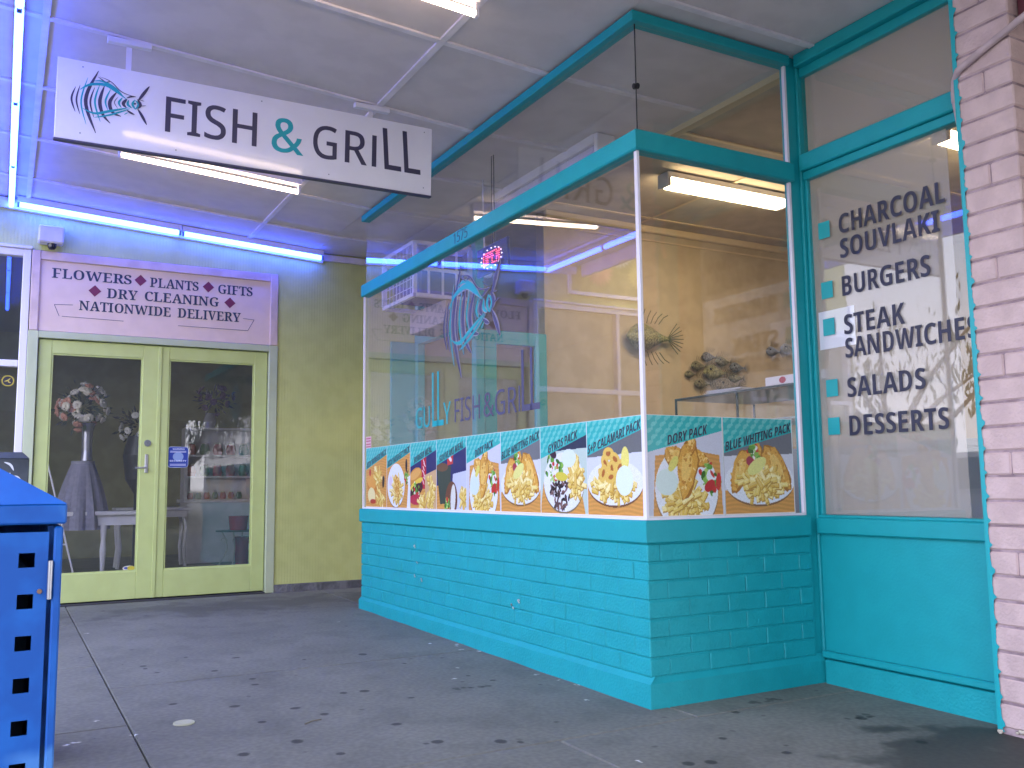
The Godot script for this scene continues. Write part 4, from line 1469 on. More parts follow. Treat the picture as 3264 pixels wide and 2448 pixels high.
func poster_image(kind: int) -> ImageTexture:
	var im := Image.create(PS, PS, false, Image.FORMAT_RGB8)
	for y in PS:
		for x in PS:
			var g := 1.0 + 0.05 * sin(y * 0.9 + 2.0 * sin(x * 0.07)) + rng.randf_range(-0.03, 0.03)
			im.set_pixel(x, y, Color(0.80 * g, 0.58 * g, 0.30 * g))
	var plate := hexc("dfe3ea")
	match kind:
		0:   # kids burger
			ell(im, 0.3, 0.62, 0.24, 0.17, 0.2, hexc("c07a34"))
			ell(im, 0.28, 0.57, 0.22, 0.12, 0.2, hexc("d99a4a"))
			ell(im, 0.28, 0.8, 0.18, 0.13, 0.1, hexc("e6d9a0"))
			ell(im, 0.35, 0.9, 0.14, 0.04, 0.0, hexc("b03a2a"))
			chips(im, 0.58, 0.5, 0.16, 0.16, 26)
			chips(im, 0.7, 0.82, 0.18, 0.14, 16)
			ell(im, 0.2, 0.42, 0.05, 0.06, 0.0, hexc("b83a34"))
			ell(im, 0.84, 0.58, 0.05, 0.1, 0.2, hexc("2a2430"))
		1:   # kids nuggets
			ell(im, 0.4, 0.66, 0.36, 0.34, 0.0, hexc("7a5a38"))
			ell(im, 0.4, 0.64, 0.37, 0.34, 0.0, plate)
			chips(im, 0.44, 0.7, 0.22, 0.2, 44)
			for i in 6:
				fillet(im, 0.4 + 0.08 * (i % 2), 0.52 + 0.05 * i, 0.06, 0.05, 0.3 * i)
			ell(im, 0.17, 0.57, 0.07, 0.08, 0.5, hexc("d8c8d8"))
			salad(im, 0.86, 0.52, 0.1)
			ell(im, 0.84, 0.34, 0.04, 0.1, 0.0, hexc("2c2530"))
			pgon(im, PackedVector2Array([Vector2(0.86, 1), Vector2(0.94, 0.5), Vector2(1, 0.5), Vector2(1, 1)]), plate)
		2, 3:   # meals with a dark blue backdrop
			pgon(im, PackedVector2Array([Vector2(0, 0), Vector2(1, 0), Vector2(1, 0.62), Vector2(0, 0.66)]), hexc("2a2c66"))
			if kind == 2:
				pgon(im, PackedVector2Array([Vector2(0.42, 0.2), Vector2(0.62, 0.18), Vector2(0.62, 0.7), Vector2(0.46, 0.7)]), hexc("b3243c"))
				for i in 7:
					ell(im, 0.53 + 0.03 * sin(i * 1.7), 0.3 + 0.05 * i, 0.05, 0.012, 0.9 - 0.3 * (i % 2), hexc("e2cdd4"))
				ell(im, 0.2, 0.52, 0.26, 0.13, -0.25, hexc("c88a40"))
				ell(im, 0.2, 0.48, 0.22, 0.07, -0.25, hexc("dca65a"))
				ell(im, 0.24, 0.62, 0.26, 0.05, -0.3, hexc("e0c24c"))
				ell(im, 0.24, 0.72, 0.26, 0.09, -0.25, hexc("4a2430"))
				salad(im, 0.22, 0.74, 0.14)
				ell(im, 0.22, 0.86, 0.24, 0.08, 0.0, hexc("b5324c"))
				pgon(im, PackedVector2Array([Vector2(0.56, 0.5), Vector2(1, 0.42), Vector2(1, 1), Vector2(0.6, 1)]), hexc("c9a67c"))
				chips(im, 0.78, 0.72, 0.15, 0.24, 40)
				chips(im, 0.5, 0.92, 0.2, 0.1, 20)
			else:
				pgon(im, PackedVector2Array([Vector2(0.0, 0.42), Vector2(0.5, 0.38), Vector2(0.45, 0.9), Vector2(0.12, 0.92)]), hexc("3a4540"))
				ell(im, 0.2, 0.4, 0.2, 0.06, 0.0, hexc("6a4c3c"))
				pgon(im, PackedVector2Array([Vector2(0.36, 0.24), Vector2(0.58, 0.2), Vector2(0.56, 0.36), Vector2(0.38, 0.38)]), hexc("c03a3c"))
				ell(im, 0.47, 0.29, 0.06, 0.03, 0.5, hexc("e6d8dc"))
				pgon(im, PackedVector2Array([Vector2(0.56, 0.5), Vector2(1, 0.46), Vector2(1, 1), Vector2(0.5, 1)]), hexc("c3c8dc"))
				ell(im, 0.5, 0.86, 0.2, 0.26, 0.2, hexc("6a4236"))
				ell(im, 0.56, 0.84, 0.08, 0.2, 0.1, hexc("d8d8d0"))
				salad(im, 0.36, 0.94, 0.1)
				chips(im, 0.88, 0.84, 0.1, 0.12, 18)
		4:   # dory
			pgon(im, PackedVector2Array([Vector2(0, 0), Vector2(1, 0), Vector2(1, 0.4), Vector2(0.7, 0.36), Vector2(0.1, 0.4), Vector2(0.06, 1), Vector2(0, 1)]), hexc("c8cbd8"))
			pgon(im, PackedVector2Array([Vector2(0.94, 0.3), Vector2(1, 0.3), Vector2(1, 1), Vector2(0.97, 1)]), hexc("c8cbd8"))
			ell(im, 0.5, 0.75, 0.41, 0.43, 0.0, hexc("8a6a48"))
			ell(im, 0.5, 0.73, 0.41, 0.42, 0.0, plate)
			fillet(im, 0.38, 0.4, 0.16, 0.09, 0.1)
			fillet(im, 0.66, 0.42, 0.14, 0.08, 0.4)
			chips(im, 0.48, 0.84, 0.26, 0.16, 64)
			fillet(im, 0.5, 0.54, 0.29, 0.12, 1.75)
			fillet(im, 0.57, 0.3, 0.09, 0.05, 1.8)
			salad(im, 0.8, 0.62, 0.14)
			ell(im, 0.8, 0.7, 0.08, 0.05, -0.6, hexc("bb2f30"))
			ell(im, 0.92, 0.66, 0.035, 0.09, 0.1, hexc("c2382f"))
			ell(im, 0.24, 0.66, 0.14, 0.13, 0.0, hexc("cfe0da"), 0.02)
			ell(im, 0.33, 0.48, 0.09, 0.045, -0.9, hexc("d9d06a"))
		5:   # blue whiting
			pgon(im, PackedVector2Array([Vector2(0, 0), Vector2(1, 0), Vector2(1, 0.37), Vector2(0, 0.4)]), hexc("6c7078"))
			pgon(im, PackedVector2Array([Vector2(0, 0.4), Vector2(1, 0.37), Vector2(1, 0.7), Vector2(0, 0.75)]), hexc("cfd2dc"))
			ell(im, 0.5, 0.68, 0.49, 0.24, 0.0, hexc("7c5a3c"))
			ell(im, 0.5, 0.66, 0.5, 0.24, 0.0, plate)
			fillet(im, 0.22, 0.55, 0.24, 0.11, 2.1)
			fillet(im, 0.76, 0.52, 0.28, 0.12, 0.9)
			fillet(im, 0.45, 0.36, 0.12, 0.08, 1.4)
			chips(im, 0.52, 0.68, 0.3, 0.15, 80)
			salad(im, 0.42, 0.38, 0.09)
			ell(im, 0.36, 0.45, 0.05, 0.05, 0.3, hexc("a03a4c"))
			ell(im, 0.46, 0.5, 0.15, 0.07, -0.5, hexc("dfdc86"))
		6:   # gyros
			pgon(im, PackedVector2Array([Vector2(0, 0), Vector2(1, 0), Vector2(1, 0.28), Vector2(0, 0.32)]), hexc("2c3450"))
			pgon(im, PackedVector2Array([Vector2(0, 0.3), Vector2(1, 0.28), Vector2(1, 1), Vector2(0.95, 1), Vector2(0.8, 0.5), Vector2(0.1, 0.5), Vector2(0, 0.9)]), hexc("b9cbc4"))
			ell(im, 0.5, 0.66, 0.43, 0.33, 0.0, hexc("7a6a50"))
			ell(im, 0.5, 0.64, 0.43, 0.33, 0.0, plate)
			salad(im, 0.28, 0.46, 0.17)
			salad(im, 0.42, 0.52, 0.12)
			ell(im, 0.28, 0.32, 0.08, 0.05, 0.4, hexc("3a2438"))
			chips(im, 0.76, 0.6, 0.14, 0.22, 50)
			ell(im, 0.62, 0.38, 0.15, 0.1, 0.0, hexc("d6e4e0"), 0.02)
			for i in 60:
				var a := rng.randf() * TAU
				var r := sqrt(rng.randf())
				ell(im, 0.42 + 0.2 * r * cos(a), 0.77 + 0.17 * r * sin(a), 0.04, 0.016, rng.randf() * PI, hexc(["3a2c30", "5a4246", "7a5c58", "2c2228"][i % 4]))
			ell(im, 0.46, 0.58, 0.13, 0.05, 0.1, hexc("d0c24a"))
		7:   # calamari
			pgon(im, PackedVector2Array([Vector2(0, 0), Vector2(1, 0), Vector2(1, 0.36), Vector2(0, 0.4)]), hexc("66696e"))
			pgon(im, PackedVector2Array([Vector2(0, 0.39), Vector2(1, 0.36), Vector2(1, 0.62), Vector2(0, 0.66)]), hexc("cdd2e0"))
			ell(im, 0.5, 0.69, 0.49, 0.22, 0.0, hexc("6e4a34"))
			ell(im, 0.5, 0.66, 0.5, 0.23, 0.0, plate)
			chips(im, 0.46, 0.68, 0.36, 0.14, 80)
			for i in 7:
				var cx: float = [0.4, 0.52, 0.34, 0.46, 0.3, 0.6, 0.44][i]
				var cy: float = [0.36, 0.42, 0.46, 0.52, 0.56, 0.5, 0.6][i]
				ell(im, cx, cy, 0.1, 0.065, 0.5 * i, hexc("dcb95c"))
				ell(im, cx, cy, 0.045, 0.025, 0.5 * i, hexc("a86432"))
			ell(im, 0.7, 0.42, 0.07, 0.12, 0.0, hexc("e3da78"))
			ell(im, 0.68, 0.64, 0.15, 0.15, 0.0, hexc("dbe9e6"), 0.02)
	# teal head band with a scatter of pale little fish
	var l := 0.37
	var rr := 0.14
	pgon(im, PackedVector2Array([Vector2(0, 0), Vector2(1.0, 0), Vector2(1.0, rr), Vector2(0, l)]), hexc("35aead"), 0.02)
	for j in 6:
		for i in 9:
			var x := (i + 0.5 * (j % 2) + 0.3) / 9.0
			var y := 0.03 + j * 0.062
			if y < lerpf(l, rr, x) - 0.03:
				ell(im, x, y, 0.035, 0.022, -0.5, hexc("62c2be"), 0.05)
				ell(im, x + 0.035, y - 0.02, 0.012, 0.02, -0.5, hexc("62c2be"), 0.05)
	# white margin
	for i in PS:
		for k in 2:
			im.set_pixel(i, PS - 1 - k, hexc("e6e2e0"))
			im.set_pixel(PS - 1 - k, i, hexc("d6dcdc"))
		im.set_pixel(i, 0, hexc("cfe0e0"))
	return ImageTexture.create_from_image(im)

func posters() -> void:
	var words := ["KIDS BURGER PACK", "KIDS NUGGET PACK", "BURGER MEAL", "SOUVLAKI MEAL", "DORY PACK", "BLUE WHITING PACK", "GYROS PACK", "S+P CALAMARI PACK"]
	var u0 := [0.04, 0.03, 0.15, 0.1, 0.26, 0.02, 0.17, 0.01]
	var u1 := [0.95, 0.97, 0.83, 0.9, 0.78, 0.97, 0.8, 0.97]
	var mats := []
	for k in 8:
		var m := flat(Color.WHITE, 0.25)
		m.albedo_texture = poster_image(k)
		mats.append(m)
	for k in 10:
		var kind: int = k if k < 8 else k - 4
		var w := 0.4535
		var h := 0.468
		var o: Vector3
		var rt: Vector3
		if k < 8:
			rt = Vector3.BACK
			o = Vector3(XB + 0.0208, 0.8265, -7.012 + k * 0.4545)
		else:
			rt = Vector3.RIGHT
			o = Vector3(XB + 0.028 + (k - 8) * 0.458, 0.8265, ZC - 0.0208)
			w = 0.455
		var n := rt.cross(Vector3.UP)
		var lab := "food poster reading %s along the %s" % [words[kind], "long side of the bay glass" if k < 8 else "short side of the bay glass"]
		var t := thing("menu_poster", lab, "poster", o, "menu posters along the bay glass")
		var st := S()
		var c := [o, o + rt * w, o + rt * w + Vector3.UP * h, o + Vector3.UP * h]
		var uv := [Vector2(0, 1), Vector2(1, 1), Vector2(1, 0), Vector2(0, 0)]
		for i in [0, 2, 1, 0, 3, 2]:
			st.set_normal(n)
			st.set_uv(uv[i])
			st.add_vertex(c[i])
		part(t, "print", st, mats[kind])
		st = S()
		slab4(st, [o - n * 0.0012, o + rt * w - n * 0.0012, c[2] - n * 0.0012, c[3] - n * 0.0012], n * 0.0008)
		part(t, "backing", st, M.white_trim)
		st = S()
		var rise := atan2((0.37 - 0.14) * h, w)
		var r2 := (rt * cos(rise) + Vector3.UP * sin(rise)).normalized()
		var up2 := n.cross(r2).normalized()
		var s0: Vector3 = o + rt * (w * u0[kind]) + Vector3.UP * (h * (0.63 + 0.23 * u0[kind]) + 0.006) + n * 0.0004
		glyphs(st, words[kind], sans_bold, s0, r2, Vector3.UP * 0.97 + rt * 0.1, 0.047, (u1[kind] - u0[kind]) * w / cos(rise), 0.0008)
		part(t, "lettering", st, M.navy)

# ------------------------------------------------------------------ things in the fish shop
func wire_fish(label: String, at: Vector3, ln: float, tone: Color, face: float) -> void:
	var t := thing("wall_fish", label, "ornament", at, "metal fish on the cream wall")
	var st := S()
	var rings := 9
	var pr := [0.02, 0.12, 0.175, 0.195, 0.19, 0.165, 0.125, 0.08, 0.045, 0.03]
	for i in rings:
		for k in 12:
			var p := []
			var q := []
			for e in [[0, 0], [1, 0], [1, 1], [0, 1]]:
				var xx: float = (float(i + e[0]) / rings - 0.5) * ln * 0.72
				var r: float = pr[i + e[0]] * ln
				var th: float = TAU * (k + e[1]) / 12.0
				var d := Vector3(0, cos(th), sin(th) * 0.4)
				p.append(at + Vector3((xx - 0.12 * ln) * face, d.y * r, d.z * r + 0.1 * ln))
				q.append(Vector3(0, cos(th), sin(th)).normalized())
			smooth4(st, p, q)
	part(t, "body", st, worn(tone, 0.35, 0.35, 6.0, 90 + int(ln * 100), 0.8, 0.08))
	st = S()
	var tail := at + Vector3(0.23 * ln * face, 0, 0.1 * ln)
	for k in 9:
		var a := lerpf(-0.95, 0.95, k / 8.0)
		var d := Vector3(cos(a) * face, sin(a) + 0.05, 0)
		path(st, [tail, tail + d * ln * 0.14, tail + d * ln * 0.27 + Vector3(0.02 * ln, 0, 0)], 0.006 * ln, 5)
	part(t, "tail", st, flat(tone.darkened(0.4), 0.5))
	for s in [1.0, -1.0]:
		st = S()
		for k in 5:
			var b := at + Vector3((-0.2 + 0.07 * k) * ln * face, s * 0.2 * ln, 0.1 * ln)
			path(st, [b, b + Vector3((0.01 + 0.02 * k) * ln * face, s * 0.1 * ln, 0), b + Vector3((0.05 + 0.03 * k) * ln * face, s * (0.2 - 0.015 * k) * ln, 0)], 0.006 * ln, 5)
		part(t, "fin", st, flat(tone.darkened(0.4), 0.5))
	st = S()
	blob(st, at + Vector3(-0.3 * ln * face, 0.07 * ln, 0.17 * ln), Vector3.ONE * 0.032 * ln, 8, 6)
	part(t, "eye", st, flat(hexc("2a2c38"), 0.2))

func inside_fish_shop() -> void:
	var zw := -7.158
	wire_fish("large single wire and metal fish alone on the cream wall", Vector3(5.55, 2.41, zw), 0.7, hexc("8f8a4e"), 1.0)
	var labs := ["smallest metal fish leading the shoal over the display case", "brassy metal fish just under the topmost one of the shoal", "topmost grey metal fish of the shoal", "greenish metal fish near the top of the shoal with fanned tail", "blue grey metal fish at the trailing edge of the shoal", "big olive metal fish in the middle of the shoal", "metal fish low in the shoal above the white box", "big brown metal fish lowest in the shoal", "small brassy metal fish low at the tail of the shoal", "grey metal fish of the pair beyond the shoal", "olive metal fish of the pair beyond the shoal"]
	var spots := [[6.05, 2.08, 0.2], [6.16, 2.17, 0.26], [6.3, 2.27, 0.26], [6.49, 2.23, 0.28], [6.68, 2.18, 0.28], [6.38, 2.11, 0.42], [6.2, 1.99, 0.28], [6.54, 1.98, 0.42], [6.66, 2.07, 0.26], [7.2, 2.38, 0.28], [7.42, 2.42, 0.3]]
	for i in spots.size():
		wire_fish(labs[i], Vector3(spots[i][0], spots[i][1], zw), spots[i][2], hexc(["6f6a45", "77704a", "6d6a6e", "756f48", "7a8290", "7f7a3e", "726a48", "776850", "857a3c", "5f5f68", "8a8560"][i]), 1.0)
	# glass display case
	var t := thing("display_case", "tall glass topped display case on the shop counter", "display case", Vector3(4.5, 0.03, -4.3))
	var st := S()
	box(st, Vector3(4.12, 0.03, -5.02), Vector3(4.82, 1.18, -3.42), 0.01)
	part(t, "cabinet", st, flat(hexc("8a8d90"), 0.45))
	st = S()
	box(st, Vector3(4.1, 1.556, -5.03), Vector3(4.84, 1.57, -3.4))
	for e in [[4.1, -5.03], [4.83, -5.03], [4.1, -4.42], [4.1, -3.41], [4.83, -3.41]]:
		box(st, Vector3(e[0], 1.18, e[1]), Vector3(e[0] + 0.012, 1.556, e[1] + 0.012))
	part(t, "frame", st, flat(hexc("3c4a4c"), 0.3))
	for p in [[4.104, 4.108, -5.02, -3.42], [4.828, 4.832, -5.02, -3.42]]:
		st = S()
		box(st, Vector3(p[0], 1.19, p[2]), Vector3(p[1], 1.55, p[3]))
		part(t, "pane", st, M.glass)
	st = S()
	box(st, Vector3(4.12, 1.36, -4.4), Vector3(4.8, 1.372, -3.42))
	part(t, "shelf", st, flat(hexc("b9c0bc"), 0.3))
	for b in [["paper_stack", "loose white papers lying on the glass display case", Vector3(4.14, 1.572, -4.82), Vector3(4.4, 1.6, -4.4), "e3e2e6"], ["pizza_box", "white flat box with red print on the display case end", Vector3(4.14, 1.572, -4.2), Vector3(4.5, 1.63, -3.7), "e6e0e4"]]:
		var q := thing(b[0], b[1], "paper" if b[0] == "paper_stack" else "box", Vector3((b[2].x + b[3].x) / 2, b[2].y, (b[2].z + b[3].z) / 2))
		st = S()
		if b[0] == "paper_stack":
			for i in 5:
				obox(st, Vector3(4.27, 1.5745 + 0.006 * i, -4.6), Vector3(0.12, 0.0015, 0.19 - 0.01 * i), Basis(Vector3.UP, 0.12 * sin(i * 2.1)))
			part(q, "sheets", st, flat(hexc(b[4]), 0.6))
		else:
			box(st, b[2], b[3], 0.006)
			part(q, "carton", st, flat(hexc(b[4]), 0.6))
			st = S()
			for i in 3:
				lathe2x(st, Vector3(b[2].x - 0.001, 1.602, -4.05 + i * 0.13), 0.02)
			part(q, "print", st, flat(hexc("b83a52"), 0.6))
	var co := thing("service_counter", "grey steel service counter behind the side window", "counter", Vector3(4.6, 0.03, -2.7))
	st = S()
	box(st, Vector3(4.12, 0.03, -3.38), Vector3(5.0, 1.14, -2.1), 0.006)
	part(co, "body", st, flat(hexc("8a929c"), 0.45))
	st = S()
	box(st, Vector3(4.08, 1.14, -3.39), Vector3(5.04, 1.18, -2.08), 0.006)
	part(co, "top", st, M.steel)
	# OPEN sign
	var op := thing("open_sign", "dark blue OPEN sign of red lamps hanging in the bay window", "sign", Vector3(2.85, 2.42, -5.37))
	var c := Vector3(2.85, 2.515, -5.365)
	var bs := Basis(Vector3.UP, 0.0)
	st = S()
	obox(st, c, Vector3(0.012, 0.098, 0.22), bs, 0.006)
	part(op, "board", st, flat(hexc("20226a"), 0.35))
	st = S()
	glyphs(st, "OPEN", sans_bold, c + Vector3(-0.0125, -0.04, -0.115), Vector3.BACK, Vector3.UP, 0.085, 0.23, 0.002)
	part(op, "red_panel", st, flat(hexc("7a1c34"), 0.4))
	st = S()
	var font5 := {"O": ["111", "101", "101", "101", "101", "111"], "P": ["111", "101", "111", "100", "100", "100"], "E": ["111", "100", "110", "100", "100", "111"], "N": ["101", "111", "111", "111", "101", "101"]}
	var col := 0
	for chx in ["O", "P", "E", "N"]:
		for r in 6:
			for k in 3:
				if font5[chx][r][k] == "1":
					blob(st, c + Vector3(-0.016, 0.04 - r * 0.0155, -0.108 + col * 0.062 + k * 0.0185), Vector3.ONE * 0.0046, 6, 4)
		col += 1
	part(op, "led_letters", st, glow(hexc("ff3a5a"), 0.55))
	st = S()
	for i in 16:
		var a := TAU * i / 16.0
		blob(st, c + Vector3(-0.014, sin(a) * 0.068, cos(a) * 0.15), Vector3.ONE * 0.0046, 6, 4)
	part(op, "led_border", st, glow(hexc("f0d8ff"), 0.5))
	st = S()
	path(st, [c + Vector3(0, 0.088, 0.0), c + Vector3(0.0, 0.4, -0.012), c + Vector3(0, 0.715, -0.01)], 0.0035, 6)
	path(st, [c + Vector3(0, 0.088, 0.03), c + Vector3(0.0, 0.4, 0.022), c + Vector3(0, 0.715, 0.02)], 0.0035, 6)
	path(st, [c + Vector3(0, -0.088, 0.02), c + Vector3(0.01, -0.16, 0.0), c + Vector3(0.02, -0.19, -0.08), c + Vector3(0.02, -0.12, -0.2)], 0.003, 6)
	part(op, "cord", st, M.cord)
	# pendant bulb
	var pb := thing("pendant_bulb", "small bare white bulb on a pale cord in the bay", "lamp", Vector3(3.0, 2.4, -5.75))
	st = S()
	path(st, [Vector3(3.0, 3.222, -5.8), Vector3(3.0, 2.7, -5.78), Vector3(3.01, 2.56, -5.75)], 0.005, 6)
	part(pb, "cord", st, M.white_trim)
	st = S()
	lathe(st, Vector3(3.01, 2.47, -5.75), [Vector2(0, 0), Vector2(0.026, 0.008), Vector2(0.034, 0.03), Vector2(0.02, 0.065), Vector2(0.014, 0.1), Vector2(0, 0.1)], 12)
	part(pb, "bulb", st, M.white_trim)
	# caged air conditioner above the entry
	var ac := thing("air_conditioner", "white caged air conditioner mounted above the shop entry", "air conditioner", Vector3(3.3, 2.62, -7.5))
	st = S()
	var lo := Vector3(3.03, 2.62, -7.86)
	var hi := Vector3(3.56, 3.08, -7.14)
	for x in [lo.x, hi.x]:
		for y in [lo.y, hi.y]:
			box(st, Vector3(x - 0.016, y - 0.016, lo.z), Vector3(x + 0.016, y + 0.016, hi.z))
	for x in [lo.x, hi.x]:
		for z in [lo.z, hi.z]:
			box(st, Vector3(x - 0.017, lo.y + 0.016, z - 0.016), Vector3(x + 0.017, hi.y - 0.016, z + 0.016))
	for y in [lo.y, hi.y]:
		for z in [lo.z, hi.z]:
			box(st, Vector3(lo.x + 0.017, y - 0.0165, z - 0.017), Vector3(hi.x - 0.017, y + 0.0165, z + 0.017))
	part(ac, "cage_frame", st, M.white_trim)
	st = S()
	for i in range(1, 9):
		var z := lerpf(lo.z, hi.z, i / 9.0)
		tube(st, Vector3(lo.x - 0.005, lo.y, z), Vector3(lo.x - 0.005, hi.y, z), 0.004, 0.004, 5)
	for i in range(1, 6):
		var y := lerpf(lo.y, hi.y, i / 6.0)
		tube(st, Vector3(lo.x, y, lo.z), Vector3(lo.x, y, hi.z), 0.004, 0.004, 5)
	for i in range(1, 4):
		var x := lerpf(lo.x, hi.x, i / 4.0)
		box(st, Vector3(x - 0.01, lo.y, hi.z - 0.004), Vector3(x + 0.01, hi.y, hi.z + 0.004))
	box(st, Vector3(lo.x, 2.84, hi.z - 0.0045), Vector3(hi.x, 2.87, hi.z + 0.0045))
	part(ac, "grille", st, M.white_trim)
	st = S()
	box(st, Vector3(3.1, 2.66, -7.8), Vector3(3.54, 3.02, -7.2), 0.02)
	part(ac, "casing", st, flat(hexc("5a5a78"), 0.5))
	st = S()
	box(st, Vector3(3.3, 2.4, -7.9), Vector3(3.57, 2.6, -7.1), 0.01)
	part(ac, "bracket", st, flat(hexc("b9a9a2"), 0.6))

func lathe2x(st: SurfaceTool, c: Vector3, r: float) -> void:
	var p := []
	for i in 16:
		var a := TAU * i / 16.0
		p.append(c + Vector3(0, sin(a) * r, cos(a) * r * 1.4))
	poly(st, p, Vector3.LEFT)

# ------------------------------------------------------------------ things in the flower shop
func bouquet(called: String, label: String, c: Vector3, r: float, pale: Array, dark: Color, seed_: int) -> Node3D:
	rng.seed = seed_
	var t := thing(called, label, "flowers", c - Vector3(0, r, 0))
	var leaf := S()
	for i in 150:
		var d := Vector3(rng.randf_range(-1, 1), rng.randf_range(-0.7, 1), rng.randf_range(-1, 1)).normalized()
		var p := c + d * r * rng.randf_range(0.3, 1.08)
		var u := d.cross(Vector3(rng.randf_range(-1, 1), rng.randf_range(-1, 1), 0.3)).normalized()
		var k := r * rng.randf_range(0.1, 0.22)
		poly(leaf, [p - u * k * 0.35, p + d * k, p + u * k * 0.35, p - d * k], u.cross(d))
	part(t, "foliage", leaf, flat(dark, 0.7))
	for q in pale.size():
		var st := S()
		for i in 16:
			var d := Vector3(rng.randf_range(-1, 1), rng.randf_range(-0.6, 1), rng.randf_range(-0.4, 1)).normalized()
			var p := c + d * r * rng.randf_range(0.6, 1.0)
			for j in 7:
				var a := TAU * j / 7.0
				var u := d.cross(Vector3.UP).normalized()
				var w := d.cross(u)
				var e := u * cos(a) + w * sin(a)
				blob(st, p + e * r * 0.09, Vector3(0.1, 0.06, 0.1) * r, 6, 4, Basis(u, d, w))
			blob(st, p + d * r * 0.05, Vector3.ONE * 0.06 * r, 6, 4)
		part(t, "blooms", st, flat(hexc(pale[q]), 0.7))
	return t

func inside_flower_shop() -> void:
	var f := 0.046
	var st := S()
	bouquet("flower_arrangement", "large arrangement of cream roses above the draped pedestal", Vector3(0.7, 1.82, -10.2), 0.26, ["e6dccb", "c98f7a", "d8d0c8"], hexc("3a4a3a"), 11)
	bouquet("flower_arrangement", "smaller dark arrangement of white blooms half behind the door stile", Vector3(1.24, 1.66, -10.3), 0.22, ["d8d4cc"], hexc("27302c"), 12)
	bouquet("flower_arrangement", "purple flower arrangement in a vase on top of the white dresser", Vector3(2.42, 2.16, -12.45), 0.26, ["6a4470"], hexc("2c2440"), 13)
	rng.seed = 900
	var v := thing("tall_vase", "tall silver vase standing on the draped pedestal", "vase", Vector3(0.75, 1.28, -10.2))
	st = S()
	lathe(st, Vector3(0.75, 1.285, -10.2), [Vector2(0, 0), Vector2(0.06, 0), Vector2(0.05, 0.1), Vector2(0.055, 0.3), Vector2(0.075, 0.38)], 16)
	part(v, "body", st, flat(hexc("a8a8b4"), 0.25, 0.7))
	v = thing("dark_urn", "dark pedestal urn under the smaller arrangement", "urn", Vector3(1.26, f, -10.3))
	st = S()
	lathe(st, Vector3(1.26, f, -10.3), [Vector2(0.14, 0), Vector2(0.12, 0.05), Vector2(0.04, 0.2), Vector2(0.04, 0.9), Vector2(0.13, 1.05), Vector2(0.16, 1.3), Vector2(0.12, 1.5)], 16)
	part(v, "body", st, flat(hexc("25262e"), 0.35))
	# draped pedestal: cloth with folds
	v = thing("draped_pedestal", "round pedestal draped in folded grey tulle behind the door glass", "pedestal", Vector3(0.72, f, -10.2))
	st = S()
	var prev := []
	for j in 9:
		var y := lerpf(1.28, 0.6, j / 8.0)
		var ring := []
		for i in 48:
			var a := TAU * i / 48.0
			var r := lerpf(0.1, 0.25, sin(j / 8.0 * PI / 2)) * (1.0 + (0.1 * sin(a * 11.0 + 0.2 * j) + 0.04 * sin(a * 17.0)) * (j / 8.0))
			ring.append(Vector3(0.72 + cos(a) * r, y, -10.2 + sin(a) * r))
		if j > 0:
			for i in 48:
				var k := (i + 1) % 48
				poly(st, [prev[i], prev[k], ring[k], ring[i]], ring[i] - Vector3(0.72, ring[i].y, -10.2))
		prev = ring
	part(v, "drape", st, worn(hexc("8d8a9c"), 0.06, 0.8, 3.0, 120))
	st = S()
	lathe(st, Vector3(0.72, 0.8, -10.2), [Vector2(0.0, 0.48), Vector2(0.11, 0.48), Vector2(0.11, 0.0)], 20)
	part(v, "top", st, flat(hexc("9a98a6"), 0.6))
	# white table under it
	v = thing("white_table", "white side table with turned legs carrying the draped pedestal", "table", Vector3(0.9, f, -10.3))
	st = S()
	box(st, Vector3(0.3, 0.74, -10.6), Vector3(1.5, 0.78, -9.98), 0.006)
	box(st, Vector3(0.36, 0.64, -10.56), Vector3(1.44, 0.74, -10.02))
	part(v, "top", st, M.white)
	for p in [[0.4, -10.04], [1.4, -10.04], [0.4, -10.52], [1.4, -10.52], [0.92, -10.04]]:
		st = S()
		lathe(st, Vector3(p[0], f, p[1]), [Vector2(0.014, 0), Vector2(0.02, 0.1), Vector2(0.03, 0.35), Vector2(0.022, 0.45), Vector2(0.034, 0.6)], 10)
		part(v, "leg", st, M.white)
	# leaning white easel leg
	v = thing("display_easel", "thin white easel leaning inside the door with the lever handle", "easel", Vector3(0.5, f, -9.4))
	st = S()
	path(st, [Vector3(0.36, 1.3, -9.5), Vector3(0.66, f, -9.3)], 0.009, 6)
	path(st, [Vector3(0.33, 1.3, -9.5), Vector3(0.1, f, -9.35)], 0.009, 6)
	path(st, [Vector3(0.15, 0.5, -9.38), Vector3(0.56, 0.5, -9.38)], 0.009, 6)
	part(v, "frame", st, M.white)
	# white dresser
	v = thing("white_dresser", "white dresser with open shelves of jars behind the blue sticker", "dresser", Vector3(2.56, f, -12.6))
	st = S()
	box(st, Vector3(2.1, f, -12.9), Vector3(3.02, 0.82, -12.42), 0.008)
	box(st, Vector3(2.06, 0.82, -12.92), Vector3(3.06, 0.86, -12.38), 0.006)
	part(v, "cupboard", st, M.white)
	for x in [2.12, 2.98]:
		st = S()
		box(st, Vector3(x - 0.02, 0.86, -12.9), Vector3(x + 0.02, 1.8, -12.62))
		part(v, "side", st, M.white)
	for y in [1.14, 1.42, 1.78]:
		st = S()
		box(st, Vector3(2.14, y, -12.9), Vector3(2.96, y + 0.025, -12.62))
		part(v, "shelf", st, M.white)
	st = S()
	box(st, Vector3(2.14, 0.86, -12.92), Vector3(2.96, 1.78, -12.9))
	for i in 6:
		box(st, Vector3(2.12, 0.14 + i * 0.1, -12.418), Vector3(3.0, 0.225 + i * 0.1, -12.41))
	part(v, "boarding", st, M.white)
